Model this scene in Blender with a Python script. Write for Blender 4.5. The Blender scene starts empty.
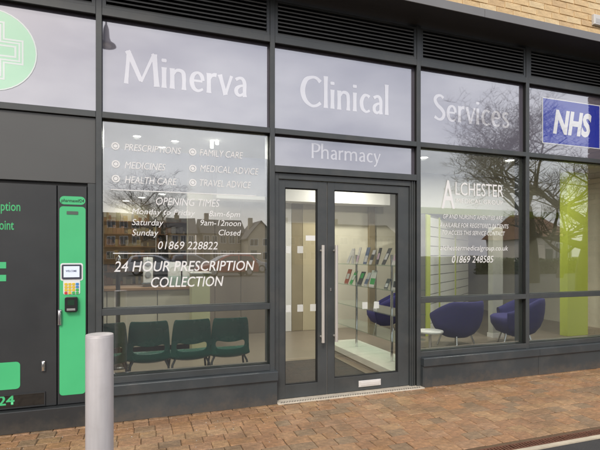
import bpy, math, random
from mathutils import Vector, Matrix
R = math.radians
rnd = random.Random(7)
sc = bpy.context.scene
col = sc.collection

# ------------------------------------------------------------------ camera
F, VX, VY, EYE = 460.0, 1605.0, 255.5, 1.45       # focal and horizon in photo pixels (600x450)
YAW = math.atan(F / (VX - 300.0))
CY_, SY_ = math.cos(YAW), math.sin(YAW)
CAMX, D = 0.3192, 4.3991
cam_data = bpy.data.cameras.new('camera')
cam = bpy.data.objects.new('camera', cam_data); col.objects.link(cam)
cam.location = (CAMX, -D, EYE)
cam.rotation_euler = (R(90), 0, -YAW)
cam_data.sensor_fit = 'HORIZONTAL'; cam_data.sensor_width = 36.0
cam_data.lens = 36.0 * F / 600.0
cam_data.shift_y = (VY - 225.0) / 600.0
cam_data.clip_start = 0.05; cam_data.clip_end = 2000
sc.camera = cam

# ------------------------------------------------------------------ world, sun, exposure
SUN_EL, SUN_AZ = R(42), R(205)      # azimuth clockwise from +Y: light comes from behind and left of the camera
w = bpy.data.worlds.new('World'); sc.world = w; w.use_nodes = True
nt = w.node_tree; nt.nodes.clear()
out = nt.nodes.new('ShaderNodeOutputWorld'); bg = nt.nodes.new('ShaderNodeBackground')
sky = nt.nodes.new('ShaderNodeTexSky'); sky.sky_type = 'NISHITA'; sky.sun_disc = False
sky.sun_elevation = SUN_EL; sky.sun_rotation = SUN_AZ; sky.air_density = 1.2; sky.dust_density = 3.0
tc = nt.nodes.new('ShaderNodeTexCoord'); mp = nt.nodes.new('ShaderNodeMapping')
mp.inputs['Scale'].default_value = (1.2, 1.2, 3.0)
nz = nt.nodes.new('ShaderNodeTexNoise'); nz.inputs['Scale'].default_value = 2.0
nz.inputs['Detail'].default_value = 6; nz.inputs['Roughness'].default_value = 0.55
cr = nt.nodes.new('ShaderNodeValToRGB')
cr.color_ramp.elements[0].position = 0.34; cr.color_ramp.elements[0].color = (4.9, 4.8, 5.7, 1)
cr.color_ramp.elements[1].position = 0.66; cr.color_ramp.elements[1].color = (11.6, 11.3, 11.7, 1)
mx = nt.nodes.new('ShaderNodeMix'); mx.data_type = 'RGBA'; mx.inputs['Factor'].default_value = 0.62
nt.links.new(tc.outputs['Generated'], mp.inputs['Vector']); nt.links.new(mp.outputs['Vector'], nz.inputs['Vector'])
nt.links.new(nz.outputs['Fac'], cr.inputs['Fac'])
nt.links.new(sky.outputs['Color'], mx.inputs['A']); nt.links.new(cr.outputs['Color'], mx.inputs['B'])
nt.links.new(mx.outputs['Result'], bg.inputs['Color']); bg.inputs['Strength'].default_value = 0.15
nt.links.new(bg.outputs['Background'], out.inputs['Surface'])
sd = bpy.data.lights.new('sun', 'SUN'); sd.energy = 1.5; sd.angle = R(14); sd.color = (1.0, 0.93, 0.80)
sun = bpy.data.objects.new('sun', sd); col.objects.link(sun)
sun.rotation_euler = (R(90) - SUN_EL, 0, math.pi - SUN_AZ)
sun.location = (-20, -40, 40)
vs = sc.view_settings
vs.view_transform = 'Standard'; vs.look = 'None'; vs.gamma = 1.0; vs.exposure = 0.15; vs.use_curve_mapping = False
sc.render.engine = 'CYCLES'
sc.cycles.use_denoising = True
sc.cycles.max_bounces = 8; sc.cycles.transparent_max_bounces = 24
sc.cycles.caustics_reflective = False; sc.cycles.caustics_refractive = False
sc.cycles.sample_clamp_indirect = 6.0

# ------------------------------------------------------------------ pixel -> place
def ray(x, y):
    a = (x - 300.0) / F; b = (VY - y) / F
    return a * CY_ + SY_, -a * SY_ + CY_, b
def fac(x, y, Y=0.0):                 # the point of the plane Y (the shop front is Y = 0) under a photo pixel
    r = ray(x, y); t = (D + Y) / r[1]
    return CAMX + r[0] * t, EYE + r[2] * t
def grd(x, y, Z=0.0):                 # the point of the ground under a photo pixel
    r = ray(x, y); t = (Z - EYE) / r[2]
    return CAMX + r[0] * t, -D + r[1] * t
def atx(x, X):                        # depth Y on the plane X
    r = ray(x, 200); t = (X - CAMX) / r[0]
    return -D + r[1] * t
def mirr(x, z):                       # a reflected thing: its real place on the street side
    r = ray(x, VY)
    return CAMX + r[0] * z, D - r[1] * z
def proj(X, Y, Z):
    dx, dy = X - CAMX, Y + D
    z = dy * CY_ + dx * SY_; x = dx * CY_ - dy * SY_
    return (300 + F * x / z, VY - F * (Z - EYE) / z) if z > 0.1 else (-999, -999)

# ------------------------------------------------------------------ materials
MATS = {}
def mat(name, rgb, rough=0.6, metal=0.0, var=0.0, vscale=6.0, bump=0.0, bscale=40.0, spec=0.5, emit=None, rand=None, stretch=None, coat=0.0, dirt=None):
    if name in MATS: return MATS[name]
    m = bpy.data.materials.new(name); m.use_nodes = True
    n = m.node_tree.nodes; l = m.node_tree.links; b = n['Principled BSDF']
    b.inputs['Base Color'].default_value = (*rgb, 1); b.inputs['Roughness'].default_value = rough
    b.inputs['Metallic'].default_value = metal; b.inputs['Specular IOR Level'].default_value = spec
    b.inputs['Coat Weight'].default_value = coat
    tcn = n.new('ShaderNodeTexCoord'); vec = tcn.outputs['Object']
    if stretch:
        mpn = n.new('ShaderNodeMapping'); mpn.inputs['Scale'].default_value = stretch
        l.new(vec, mpn.inputs['Vector']); vec = mpn.outputs['Vector']
    cout = None
    if rand:                            # list of colours picked per piece; 'obj' or 'island'
        kind, cols = rand
        if kind == 'obj': src = n.new('ShaderNodeObjectInfo').outputs['Random']
        else: src = n.new('ShaderNodeNewGeometry').outputs['Random Per Island']
        ramp = n.new('ShaderNodeValToRGB'); ramp.color_ramp.interpolation = 'CONSTANT'
        e = ramp.color_ramp.elements
        while len(e) < len(cols): e.new(0.5)
        for i, c in enumerate(cols):
            e[i].position = i / len(cols); e[i].color = (*c, 1)
        l.new(src, ramp.inputs['Fac']); cout = ramp.outputs['Color']
    if var > 0:
        t = n.new('ShaderNodeTexNoise'); t.inputs['Scale'].default_value = vscale; t.inputs['Detail'].default_value = 5
        l.new(vec, t.inputs['Vector'])
        mr = n.new('ShaderNodeMapRange'); mr.inputs['From Min'].default_value = 0.3; mr.inputs['From Max'].default_value = 0.7
        mr.inputs['To Min'].default_value = 1 - var; mr.inputs['To Max'].default_value = 1 + var
        l.new(t.outputs['Fac'], mr.inputs['Value'])
        mxn = n.new('ShaderNodeMix'); mxn.data_type = 'RGBA'; mxn.blend_type = 'MULTIPLY'; mxn.inputs['Factor'].default_value = 1
        if cout: l.new(cout, mxn.inputs['A'])
        else: mxn.inputs['A'].default_value = (*rgb, 1)
        l.new(mr.outputs['Result'], mxn.inputs['B']); cout = mxn.outputs['Result']
        mr2 = n.new('ShaderNodeMapRange'); mr2.inputs['To Min'].default_value = max(0.02, rough - 0.12); mr2.inputs['To Max'].default_value = min(1, rough + 0.12)
        l.new(t.outputs['Fac'], mr2.inputs['Value']); l.new(mr2.outputs['Result'], b.inputs['Roughness'])
    if dirt:                            # larger irregular stains
        dc, amt, dscale = dirt
        t = n.new('ShaderNodeTexNoise'); t.inputs['Scale'].default_value = dscale; t.inputs['Detail'].default_value = 7; t.inputs['Roughness'].default_value = 0.65
        wpos = n.new('ShaderNodeNewGeometry'); l.new(wpos.outputs['Position'], t.inputs['Vector'])
        mr = n.new('ShaderNodeMapRange'); mr.inputs['From Min'].default_value = 0.48; mr.inputs['From Max'].default_value = 0.72
        mr.inputs['To Max'].default_value = amt
        l.new(t.outputs['Fac'], mr.inputs['Value'])
        mxn = n.new('ShaderNodeMix'); mxn.data_type = 'RGBA'
        l.new(mr.outputs['Result'], mxn.inputs['Factor'])
        if cout: l.new(cout, mxn.inputs['A'])
        else: mxn.inputs['A'].default_value = (*rgb, 1)
        mxn.inputs['B'].default_value = (*dc, 1); cout = mxn.outputs['Result']
    if cout: l.new(cout, b.inputs['Base Color'])
    if bump > 0:
        t = n.new('ShaderNodeTexNoise'); t.inputs['Scale'].default_value = bscale; t.inputs['Detail'].default_value = 4
        l.new(vec, t.inputs['Vector']); bp = n.new('ShaderNodeBump'); bp.inputs['Strength'].default_value = bump; bp.inputs['Distance'].default_value = 0.01
        l.new(t.outputs['Fac'], bp.inputs['Height']); l.new(bp.outputs['Normal'], b.inputs['Normal'])
    if emit:
        b.inputs['Emission Color'].default_value = (*emit[0], 1); b.inputs['Emission Strength'].default_value = emit[1]
    MATS[name] = m
    return m
def glass_mat(name, r0, tint, wav=0.0):
    if name in MATS: return MATS[name]
    m = bpy.data.materials.new(name); m.use_nodes = True; n = m.node_tree.nodes; l = m.node_tree.links; n.clear()
    o = n.new('ShaderNodeOutputMaterial'); mixs = n.new('ShaderNodeMixShader')
    tr = n.new('ShaderNodeBsdfTransparent'); tr.inputs['Color'].default_value = (*tint, 1)
    gl = n.new('ShaderNodeBsdfGlossy'); gl.inputs['Roughness'].default_value = 0.0; gl.inputs['Color'].default_value = (1, 1, 1, 1)
    lw = n.new('ShaderNodeLayerWeight'); pw = n.new('ShaderNodeMath'); pw.operation = 'POWER'; pw.inputs[1].default_value = 4.0
    mr = n.new('ShaderNodeMapRange'); mr.inputs['To Min'].default_value = r0; mr.inputs['To Max'].default_value = 0.95
    lw.inputs['Blend'].default_value = 0.5
    l.new(lw.outputs['Facing'], pw.inputs[0]); l.new(pw.outputs[0], mr.inputs['Value']); l.new(mr.outputs['Result'], mixs.inputs['Fac'])
    l.new(tr.outputs[0], mixs.inputs[1]); l.new(gl.outputs[0], mixs.inputs[2]); l.new(mixs.outputs[0], o.inputs['Surface'])
    if wav > 0:                        # float glass is never perfectly flat
        tcn = n.new('ShaderNodeTexCoord'); t = n.new('ShaderNodeTexNoise'); t.inputs['Scale'].default_value = 1.6; t.inputs['Detail'].default_value = 1
        l.new(tcn.outputs['Object'], t.inputs['Vector']); bp = n.new('ShaderNodeBump'); bp.inputs['Strength'].default_value = 1.0; bp.inputs['Distance'].default_value = wav
        l.new(t.outputs['Fac'], bp.inputs['Height']); l.new(bp.outputs['Normal'], gl.inputs['Normal'])
    MATS[name] = m
    return m
def film_mat(name, rgb, alpha):
    if name in MATS: return MATS[name]
    m = bpy.data.materials.new(name); m.use_nodes = True; n = m.node_tree.nodes
    b = n['Principled BSDF']; b.inputs['Base Color'].default_value = (*rgb, 1); b.inputs['Roughness'].default_value = 0.5
    b.inputs['Alpha'].default_value = alpha
    MATS[name] = m
    return m

FRAME = mat('anthracite_powder_coat', (0.054, 0.061, 0.063), 0.40, var=0.14, vscale=3, bump=0.03, bscale=300, dirt=((0.11, 0.105, 0.092), 0.35, 3.5))
GASKET = mat('black_rubber', (0.006, 0.006, 0.006), 0.8, var=0.2)
KIOSK = mat('kiosk_dark_metal', (0.029, 0.032, 0.034), 0.42, var=0.10, vscale=2.5, bump=0.02, bscale=250, dirt=((0.07, 0.07, 0.065), 0.2, 2.0))
GREEN = mat('kiosk_green', (0.07, 0.52, 0.21), 0.4, var=0.04, vscale=3)
SIGNFILM = None
GLASS = glass_mat('window_glass', 0.205, (0.90, 0.93, 0.92), 0.0012)
LGLASS = glass_mat('lower_window_glass', 0.145, (0.90, 0.93, 0.92), 0.0012)
DGLASS = glass_mat('door_glass', 0.05, (0.92, 0.94, 0.93), 0.0008)
SHELFGLASS = glass_mat('shelf_glass', 0.05, (0.85, 0.93, 0.90))
WHITEV = mat('white_vinyl', (0.82, 0.82, 0.84), 0.45, var=0.02)
STEEL = mat('brushed_steel', (0.62, 0.58, 0.54), 0.30, metal=1.0, var=0.06, vscale=4, stretch=(30, 30, 1))
CHROME = mat('chrome', (0.75, 0.75, 0.76), 0.12, metal=1.0, var=0.03)
CREAM = mat('cream_wall_paint', (0.70, 0.665, 0.54), 0.75, var=0.04, vscale=2)
WHITE = mat('white_paint', (0.76, 0.75, 0.72), 0.6, var=0.03, vscale=2)
LIME = mat('lime_paint', (0.56, 0.64, 0.09), 0.6, var=0.03, vscale=2)
BRICKCOLS = [(0.699, 0.511, 0.282), (0.729, 0.549, 0.312), (0.669, 0.481, 0.26), (0.744, 0.579, 0.342), (0.699, 0.526, 0.297), (0.624, 0.444, 0.245), (0.714, 0.519, 0.282)]
BRICK = mat('buff_brick', (0.5, 0.35, 0.17), 0.85, var=0.16, vscale=14, bump=0.5, bscale=60, rand=('obj', BRICKCOLS))
BRICKI = mat('buff_brick_joined', (0.5, 0.35, 0.17), 0.85, var=0.16, vscale=14, bump=0.5, bscale=60, rand=('island', BRICKCOLS))
DBRICKS = [(0.105, 0.062, 0.036), (0.13, 0.08, 0.048), (0.09, 0.052, 0.03), (0.15, 0.095, 0.058), (0.115, 0.068, 0.04)]
DBRICKI = mat('brown_brick_joined', (0.22, 0.14, 0.08), 0.85, var=0.16, vscale=14, bump=0.5, bscale=60, rand=('island', DBRICKS))
MORTAR = mat('mortar', (0.66, 0.51, 0.30), 0.9, var=0.1, vscale=30)
PAVECOLS = [(0.336, 0.186, 0.095), (0.358, 0.208, 0.107), (0.315, 0.175, 0.091), (0.373, 0.227, 0.116), (0.341, 0.197, 0.106), (0.291, 0.176, 0.095), (0.361, 0.197, 0.097), (0.257, 0.173, 0.101), (0.347, 0.205, 0.114), (0.379, 0.235, 0.126), (0.321, 0.182, 0.09), (0.346, 0.192, 0.091), (0.332, 0.204, 0.103), (0.277, 0.181, 0.104)]
PAVE = mat('block_paving', (0.4, 0.24, 0.14), 0.58, var=0.30, vscale=24, bump=0.7, bscale=80, rand=('obj', PAVECOLS), dirt=((0.17, 0.115, 0.065), 0.65, 5.0))
PAVEI = mat('block_paving_joined', (0.4, 0.24, 0.14), 0.58, var=0.30, vscale=24, bump=0.7, bscale=80, rand=('island', PAVECOLS), dirt=((0.17, 0.115, 0.065), 0.65, 5.0))
SAND = mat('joint_sand', (0.12, 0.075, 0.04), 0.95, var=0.25, vscale=30)
ASPHALT = mat('asphalt', (0.045, 0.044, 0.043), 0.85, var=0.25, vscale=1.2, bump=0.6, bscale=120)

# ------------------------------------------------------------------ mesh building
class MB:
    def __init__(s): s.v = []; s.f = []; s.mi = []; s.sm = []
    def add(s, vs_, fs, mi=0, smooth=False):
        o = len(s.v); s.v += [tuple(p) for p in vs_]
        for f in fs: s.f.append(tuple(i + o for i in f)); s.mi.append(mi); s.sm.append(smooth)
        return s
    def box(s, x0, x1, y0, y1, z0, z1, mi=0):
        v = [(x0, y0, z0), (x1, y0, z0), (x1, y1, z0), (x0, y1, z0), (x0, y0, z1), (x1, y0, z1), (x1, y1, z1), (x0, y1, z1)]
        return s.add(v, [(0, 3, 2, 1), (4, 5, 6, 7), (0, 1, 5, 4), (1, 2, 6, 5), (2, 3, 7, 6), (3, 0, 4, 7)], mi)
    def chbox(s, x0, x1, y0, y1, z0, z1, c, mi=0):      # box whose top edges are chamfered
        v = [(x0, y0, z0), (x1, y0, z0), (x1, y1, z0), (x0, y1, z0), (x0, y0, z1 - c), (x1, y0, z1 - c), (x1, y1, z1 - c), (x0, y1, z1 - c),
             (x0 + c, y0 + c, z1), (x1 - c, y0 + c, z1), (x1 - c, y1 - c, z1), (x0 + c, y1 - c, z1)]
        return s.add(v, [(8, 9, 10, 11), (0, 1, 5, 4), (1, 2, 6, 5), (2, 3, 7, 6), (3, 0, 4, 7), (4, 5, 9, 8), (5, 6, 10, 9), (6, 7, 11, 10), (7, 4, 8, 11)], mi)
    def fbox(s, x0, x1, y0, y1, z0, z1, c, mi=0):       # box whose front (-Y) edges are chamfered
        v = [(x0, y1, z0), (x1, y1, z0), (x1, y1, z1), (x0, y1, z1), (x0, y0 + c, z0), (x1, y0 + c, z0), (x1, y0 + c, z1), (x0, y0 + c, z1),
             (x0 + c, y0, z0 + c), (x1 - c, y0, z0 + c), (x1 - c, y0, z1 - c), (x0 + c, y0, z1 - c)]
        return s.add(v, [(8, 9, 10, 11), (0, 1, 5, 4), (1, 2, 6, 5), (2, 3, 7, 6), (3, 0, 4, 7), (4, 5, 9, 8), (5, 6, 10, 9), (6, 7, 11, 10), (7, 4, 8, 11), (3, 2, 1, 0)], mi)
    def tube(s, pts, rad, seg=8, mi=0, cap=True, smooth=True):
        pts = [Vector(p) for p in pts]; rads = rad if isinstance(rad, (list, tuple)) else [rad] * len(pts)
        vs_, fs = [], []
        up = None
        for i, p in enumerate(pts):
            d = (pts[min(i + 1, len(pts) - 1)] - pts[max(i - 1, 0)]).normalized()
            if up is None:
                a = Vector((0, 0, 1)) if abs(d.z) < 0.9 else Vector((1, 0, 0))
            else: a = up
            x = d.cross(a).normalized(); y = x.cross(d).normalized(); up = y
            for k in range(seg):
                an = 2 * math.pi * k / seg
                vs_.append(p + (x * math.cos(an) + y * math.sin(an)) * rads[i])
        for i in range(len(pts) - 1):
            for k in range(seg):
                k2 = (k + 1) % seg
                fs.append((i * seg + k, i * seg + k2, (i + 1) * seg + k2, (i + 1) * seg + k))
        s.add(vs_, fs, mi, smooth)
        if cap:
            n = len(pts) - 1
            s.add(vs_[:seg], [tuple(reversed(range(seg)))], mi); s.add(vs_[n * seg:], [tuple(range(seg))], mi)
        return s
    def prism(s, poly, y0, y1, mi=0):                    # polygon in XZ pushed along Y
        n = len(poly); v = [(x, y0, z) for x, z in poly] + [(x, y1, z) for x, z in poly]
        return s.add(v, [tuple(range(n)), tuple(reversed(range(n, 2 * n)))] + [(i, i + n, (i + 1) % n + n, (i + 1) % n) for i in range(n)], mi)
    def lathe(s, prof, seg=24, c=(0, 0), mi=0, smooth=True):
        vs_, fs = [], []
        for r, z in prof:
            for k in range(seg):
                a = 2 * math.pi * k / seg; vs_.append((c[0] + r * math.cos(a), c[1] + r * math.sin(a), z))
        for i in range(len(prof) - 1):
            for k in range(seg):
                k2 = (k + 1) % seg; fs.append((i * seg + k, i * seg + k2, (i + 1) * seg + k2, (i + 1) * seg + k))
        fs.append(tuple((len(prof) - 1) * seg + k for k in range(seg)))
        return s.add(vs_, fs, mi, smooth)
    def mesh(s, name, mats):
        me = bpy.data.meshes.new(name); me.from_pydata(s.v, [], s.f)
        for m in (mats if isinstance(mats, (list, tuple)) else [mats]): me.materials.append(m)
        me.polygons.foreach_set('material_index', s.mi); me.polygons.foreach_set('use_smooth', s.sm)
        me.update(); return me
WL = {}
def link(o, parent=None, loc=None):
    col.objects.link(o)
    if parent is not None:
        o.parent = parent
        p = WL.get(parent.name)
        if p is not None: o.matrix_parent_inverse = Matrix.Translation(-p)      # parts are modelled in place
    if loc is not None: o.location = loc
    return o
def obj(name, mb, mats, parent=None, loc=None, bevel=0, kind=None):
    me = mb if isinstance(mb, bpy.types.Mesh) else mb.mesh(name, mats)
    o = link(bpy.data.objects.new(name, me), parent, loc)
    if bevel:
        b = o.modifiers.new('bevel', 'BEVEL'); b.width = bevel; b.segments = 2; b.limit_method = 'ANGLE'
    if kind: o['kind'] = kind
    return o
def thing(name, label, cat, loc=(0, 0, 0), rotz=0.0, group=None, inplace=True):
    o = bpy.data.objects.new(name, None); col.objects.link(o); o.location = loc; o.rotation_euler = (0, 0, rotz)
    o.empty_display_size = 0.2
    if inplace: WL[o.name] = Vector(loc)
    return tag(o, label, cat, group)
def tag(o, label, cat, group=None):
    o['label'] = label; o['category'] = cat
    if group: o['group'] = group
    return o
def struct(name, mb, mats): return obj(name, mb, mats, kind='structure')
def copy_tree(o, parent=None):
    c = o.copy(); col.objects.link(c); c.parent = parent
    for ch in o.children: copy_tree(ch, c)
    return c

# ---- lettering from the built-in font, fitted to a box on the shop front
def text_mesh(body, shear=0.0, bold=0.0, spacing=1.0):
    cu = bpy.data.curves.new('lettering', 'FONT'); cu.body = body; cu.size = 1.0; cu.shear = shear; cu.offset = bold
    cu.space_character = spacing; cu.resolution_u = 3
    o = bpy.data.objects.new('lettering', cu); col.objects.link(o)
    me = bpy.data.meshes.new_from_object(o.evaluated_get(bpy.context.evaluated_depsgraph_get()))
    bpy.data.objects.remove(o); bpy.data.curves.remove(cu)
    return me
CAP = 0.0
def put_text(body, x0, x1, zb, cap, Y, m, parent, shear=0.0, bold=0.0, dz=0.0, name='lettering', spacing=1.0):
    """baseline zb, capital height cap (metres), from x0 to x1"""
    me = text_mesh(body, shear, bold, spacing)
    xs = [v.co.x for v in me.vertices]; a, b = min(xs), max(xs)
    global CAP
    if not CAP:
        t = text_mesh('H'); CAP = max(v.co.y for v in t.vertices); bpy.data.meshes.remove(t)
    for v in me.vertices:
        u = (v.co.x - a) / (b - a)
        v.co = (x0 + u * (x1 - x0), Y, zb + dz * u + v.co.y * cap / CAP)
    me.materials.clear(); me.materials.append(m); me.update()
    return obj(name, me, None, parent)
def ptext(body, p0, p1, ptop, Y, m, parent, **k):
    """p0 baseline start, p1 baseline end, ptop: pixel y of the capital top above p0"""
    x0, z0 = fac(*p0, Y=Y); x1, z1 = fac(*p1, Y=Y); _, zt = fac(p0[0], ptop, Y=Y)
    z = (z0 + z1) / 2
    return put_text(body, x0, x1, z, zt - z0, Y, m, parent, **k)

# ---- a flared humanist letter, drawn stroke by stroke
def curve(pts, n=5):
    o = []
    P = [pts[0]] + list(pts) + [pts[-1]]
    for i in range(1, len(P) - 2):
        for k in range(n):
            t = k / n
            o.append(tuple(0.5 * ((2 * P[i][j]) + (-P[i-1][j] + P[i+1][j]) * t + (2*P[i-1][j] - 5*P[i][j] + 4*P[i+1][j] - P[i+2][j]) * t * t + (-P[i-1][j] + 3*P[i][j] - 3*P[i+1][j] + P[i+2][j]) * t ** 3) for j in range(len(P[i]))))
    o.append(tuple(pts[-1])); return o
def stem(x, z0, z1, w=.105, x2=None):
    x2 = x if x2 is None else x2
    return [(x + (x2 - x) * t, z0 + (z1 - z0) * t, w * (1.28 - 0.28 * math.sin(math.pi * t) ** .5)) for t in (0, .06, .15, .3, .5, .7, .85, .94, 1)]
XH = .64
def arch(x): return curve([(x, .40, .05), (x + .10, .57, .07), (x + .22, XH - .04, .09), (x + .33, .54, .105), (x + .355, .36, .10), (x + .355, .15, .095), (x + .355, 0, .125)])
def gl_a(): return ([curve([(.05, .54, .09), (.17, .605, .075), (.28, .59, .09), (.345, .47, .105), (.35, .25, .10), (.35, .1, .10), (.36, 0, .12)]),
                     curve([(.34, .37, .06), (.2, .345, .07), (.08, .25, .10), (.075, .11, .105), (.17, .035, .08), (.28, .08, .06), (.345, .18, .05)])], .47)
G = {
 'M': ([stem(.06, 0, 1, .085, .14), [(.10, 1.0, .13), (.2, .80, .12), (.5, .13, .10)], [(.5, .10, .06), (.84, .90, .075), (.90, 1.0, .09)], stem(.97, 0, 1, .115, .89)], 1.08),
 'i': ([stem(.06, 0, XH), [(.06, .80, .10), (.06, .83, .125), (.06, .875, .125), (.06, .905, .10)]], .20),
 'n': ([stem(.06, 0, XH), arch(.07)], .56),
 'm': ([stem(.06, 0, XH), arch(.07), arch(.43)], .92),
 'h': ([stem(.06, 0, 1.02), arch(.07)], .56),
 'e': ([[(.08, .345, .06), (.40, .345, .06)], curve([(.42, .36, .09), (.37, .53, .10), (.25, .605, .07), (.11, .52, .10), (.06, .31, .115), (.12, .11, .105), (.26, .03, .075), (.42, .10, .06)])], .50),
 'r': ([stem(.06, 0, XH), curve([(.07, .40, .05), (.14, .55, .075), (.24, .60, .10), (.31, .595, .11)])], .34),
 'v': ([stem(.03, XH, 0, .10, .22), stem(.42, XH, .02, .07, .22)], .46),
 'y': ([stem(.03, XH, 0, .10, .22), curve([(.42, XH, .09), (.33, .38, .07), (.20, .0, .075), (.11, -.2, .08), (.0, -.25, .10)])], .46),
 'a': gl_a(),
 'C': ([curve([(.76, .84, .11), (.62, .95, .085), (.44, .965, .075), (.2, .85, .12), (.08, .52, .14), (.17, .20, .12), (.40, .03, .08), (.60, .04, .075), (.77, .15, .09)])], .84),
 'c': ([curve([(.40, .545, .10), (.30, .60, .07), (.17, .57, .09), (.07, .38, .115), (.10, .15, .11), (.22, .04, .075), (.32, .04, .06), (.41, .09, .07)])], .46),
 'l': ([stem(.06, 0, 1.06)], .19),
 'S': ([curve([(.47, .87, .10), (.34, .955, .075), (.16, .91, .10), (.08, .76, .115), (.19, .58, .12), (.38, .44, .125), (.50, .27, .115), (.43, .09, .10), (.26, .03, .075), (.06, .12, .10)])], .58),
 's': ([curve([(.31, .545, .09), (.21, .60, .065), (.10, .56, .085), (.07, .46, .09), (.15, .36, .095), (.27, .27, .095), (.33, .16, .09), (.27, .06, .08), (.16, .03, .065), (.04, .09, .085)])], .39),
 'P': ([stem(.07, 0, 1), curve([(.08, .95, .06), (.28, .955, .07), (.47, .86, .11), (.50, .70, .12), (.43, .53, .10), (.27, .45, .07), (.10, .46, .05)])], .56),
}
def flared(body, p0, p1, ptop, Y, m, parent, weight=1.22, track=.05):
    Y = -.0008
    x0, z0 = fac(*p0, Y=Y); x1, z1 = fac(*p1, Y=Y); _, zt = fac(p0[0], ptop, Y=Y)
    zb = (z0 + z1) / 2; cap = zt - z0
    tot = sum(G[c][1] for c in body) + track * (len(body) - 1)
    sx = (x1 - x0) / tot; mb = MB(); ox = 0; k = 0
    for c in body:
        strokes, adv = G[c]
        for st in strokes:
            pts = [(x0 + (ox + q[0]) * sx, zb + q[1] * cap, q[2] * cap * weight / 2) for q in st]
            vs_ = []
            for i, p in enumerate(pts):
                a, b = pts[max(i - 1, 0)], pts[min(i + 1, len(pts) - 1)]
                dx, dz = b[0] - a[0], b[1] - a[1]; L = math.hypot(dx, dz) or 1
                nx, nz_ = -dz / L, dx / L
                vs_ += [(p[0] + nx * p[2], Y - k * 0.00025, p[1] + nz_ * p[2]), (p[0] - nx * p[2], Y - k * 0.00025, p[1] - nz_ * p[2])]
            mb.add(vs_, [(2 * i, 2 * i + 1, 2 * i + 3, 2 * i + 2) for i in range(len(pts) - 1)]); k = (k + 1) % 4
        ox += adv + track
    return obj('lettering', mb, m, parent)
def disc(mb, cx, cz, r, Y, seg=40, r0=0.0, a0=0, a1=2 * math.pi):
    n = seg
    if r0 <= 0:
        mb.add([(cx + r * math.cos(a0 + (a1 - a0) * k / n), Y, cz + r * math.sin(a0 + (a1 - a0) * k / n)) for k in range(n)], [tuple(range(n))])
    else:
        v = []
        for k in range(n + 1):
            a = a0 + (a1 - a0) * k / n; v += [(cx + r * math.cos(a), Y, cz + r * math.sin(a)), (cx + r0 * math.cos(a), Y, cz + r0 * math.sin(a))]
        mb.add(v, [(2 * k, 2 * k + 1, 2 * k + 3, 2 * k + 2) for k in range(n)])
    return mb

# ================================================================== SETTING: ground
struct('ground', MB().add([(-600, -600, -.06), (600, -600, -.06), (600, 600, -.06), (-600, 600, -.06)], [(0, 1, 2, 3)]),
       mat('earth', (0.10, 0.10, 0.06), 0.95, var=0.3, vscale=0.2))
KX0, KX1 = -9.0, 12.0
YC0, YC1, YK = -1.60, -1.69, -1.735               # drain channel front, kerb strip
struct('road', MB().add([(-220, -260, -.010), (220, -260, -.010), (220, YK, -.010), (-220, YK, -.010)], [(0, 1, 2, 3)]), ASPHALT)
kb = struct('kerb', MB().box(KX0, KX1, YK + .001, YC1 - .001, -.05, .0), mat('pale_concrete_kerb', (0.50, 0.44, 0.33), 0.85, var=0.15, vscale=8, bump=0.3))
pv = struct('pavement', MB().add([(KX0, YC0 + .002, -.0055), (KX1, YC0 + .002, -.0055), (KX1, 0.05, -.0055), (KX0, 0.05, -.0055)], [(0, 1, 2, 3)]), SAND)
# block paving in courses along the shop front
cand = []
CW = 0.128
y = -0.02; row = 0
while y - CW > YC0 + .004:
    x = KX0 + rnd.uniform(0, .2)
    while x < KX1 - .3:
        L = rnd.choice((0.128, 0.168, 0.168, 0.208, 0.168))
        cand.append((x, y, L)); x += L
    y -= CW; row += 1
def seen(c):
    x, yy, L = c
    a, b = proj(x + L / 2, yy - CW / 2, 0)
    return -6 < a < 606 and b < 456 and yy - CW / 2 < -0.10
vis = [c for c in cand if seen(c)]
def area(c):
    return (c[0] + c[2] / 2 - CAMX) ** 2 + (c[1] + D) ** 2
vis.sort(key=area); single = set(vis[:300])
J = 0.0022
pm = {}
for L in (0.128, 0.168, 0.208):
    for q in range(5):
        mb = MB(); c = 0.0045
        jx = [rnd.uniform(-.003, .003) for _ in range(4)]
        mb.chbox(-L / 2 + J, L / 2 - J, -CW / 2 + J, CW / 2 - J, -.05, 0, c)
        mb.v = [(vx_ + jx[i % 4], vy_ + jx[(i + 1) % 4], vz_ + (rnd.uniform(-.0012, .0012) if vz_ > -.02 else 0)) for i, (vx_, vy_, vz_) in enumerate(mb.v)]
        pm.setdefault(L, []).append(mb.mesh('paver', PAVE))
rest = MB()
for c in cand:
    x, yy, L = c
    dz = rnd.uniform(-.0025, .0025)
    if c in single:
        o = obj('paver', rnd.choice(pm[L]), None, pv, (x + L / 2, yy - CW / 2, dz))
        o.rotation_euler = (rnd.uniform(-.008, .008), rnd.uniform(-.008, .008), rnd.choice((0, math.pi)) + rnd.uniform(-.012, .012))
    else:
        rest.chbox(x + J, x + L - J, yy - CW + J, yy - J, -.05, dz, .005)
obj('paving_field', rest, PAVEI, pv, kind='stuff')
gr = MB(); rg0 = random.Random(4)
for k in range(420):
    gx_ = rg0.uniform(-1.2, 6.4); gy_ = -.13 - abs(rg0.gauss(0, .35)); q_ = rg0.uniform(.002, .0055)
    if gy_ < YC0: continue
    a_ = rg0.uniform(0, 3); c_, s_ = math.cos(a_) * q_, math.sin(a_) * q_
    gr.add([(gx_ - c_, gy_ - s_, .002), (gx_ + s_, gy_ - c_, .002), (gx_ + c_, gy_ + s_, .002), (gx_ - s_, gy_ + c_, .002), (gx_, gy_, .002 + q_ * .9)], [(0, 1, 4), (1, 2, 4), (2, 3, 4), (3, 0, 4)])
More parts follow.
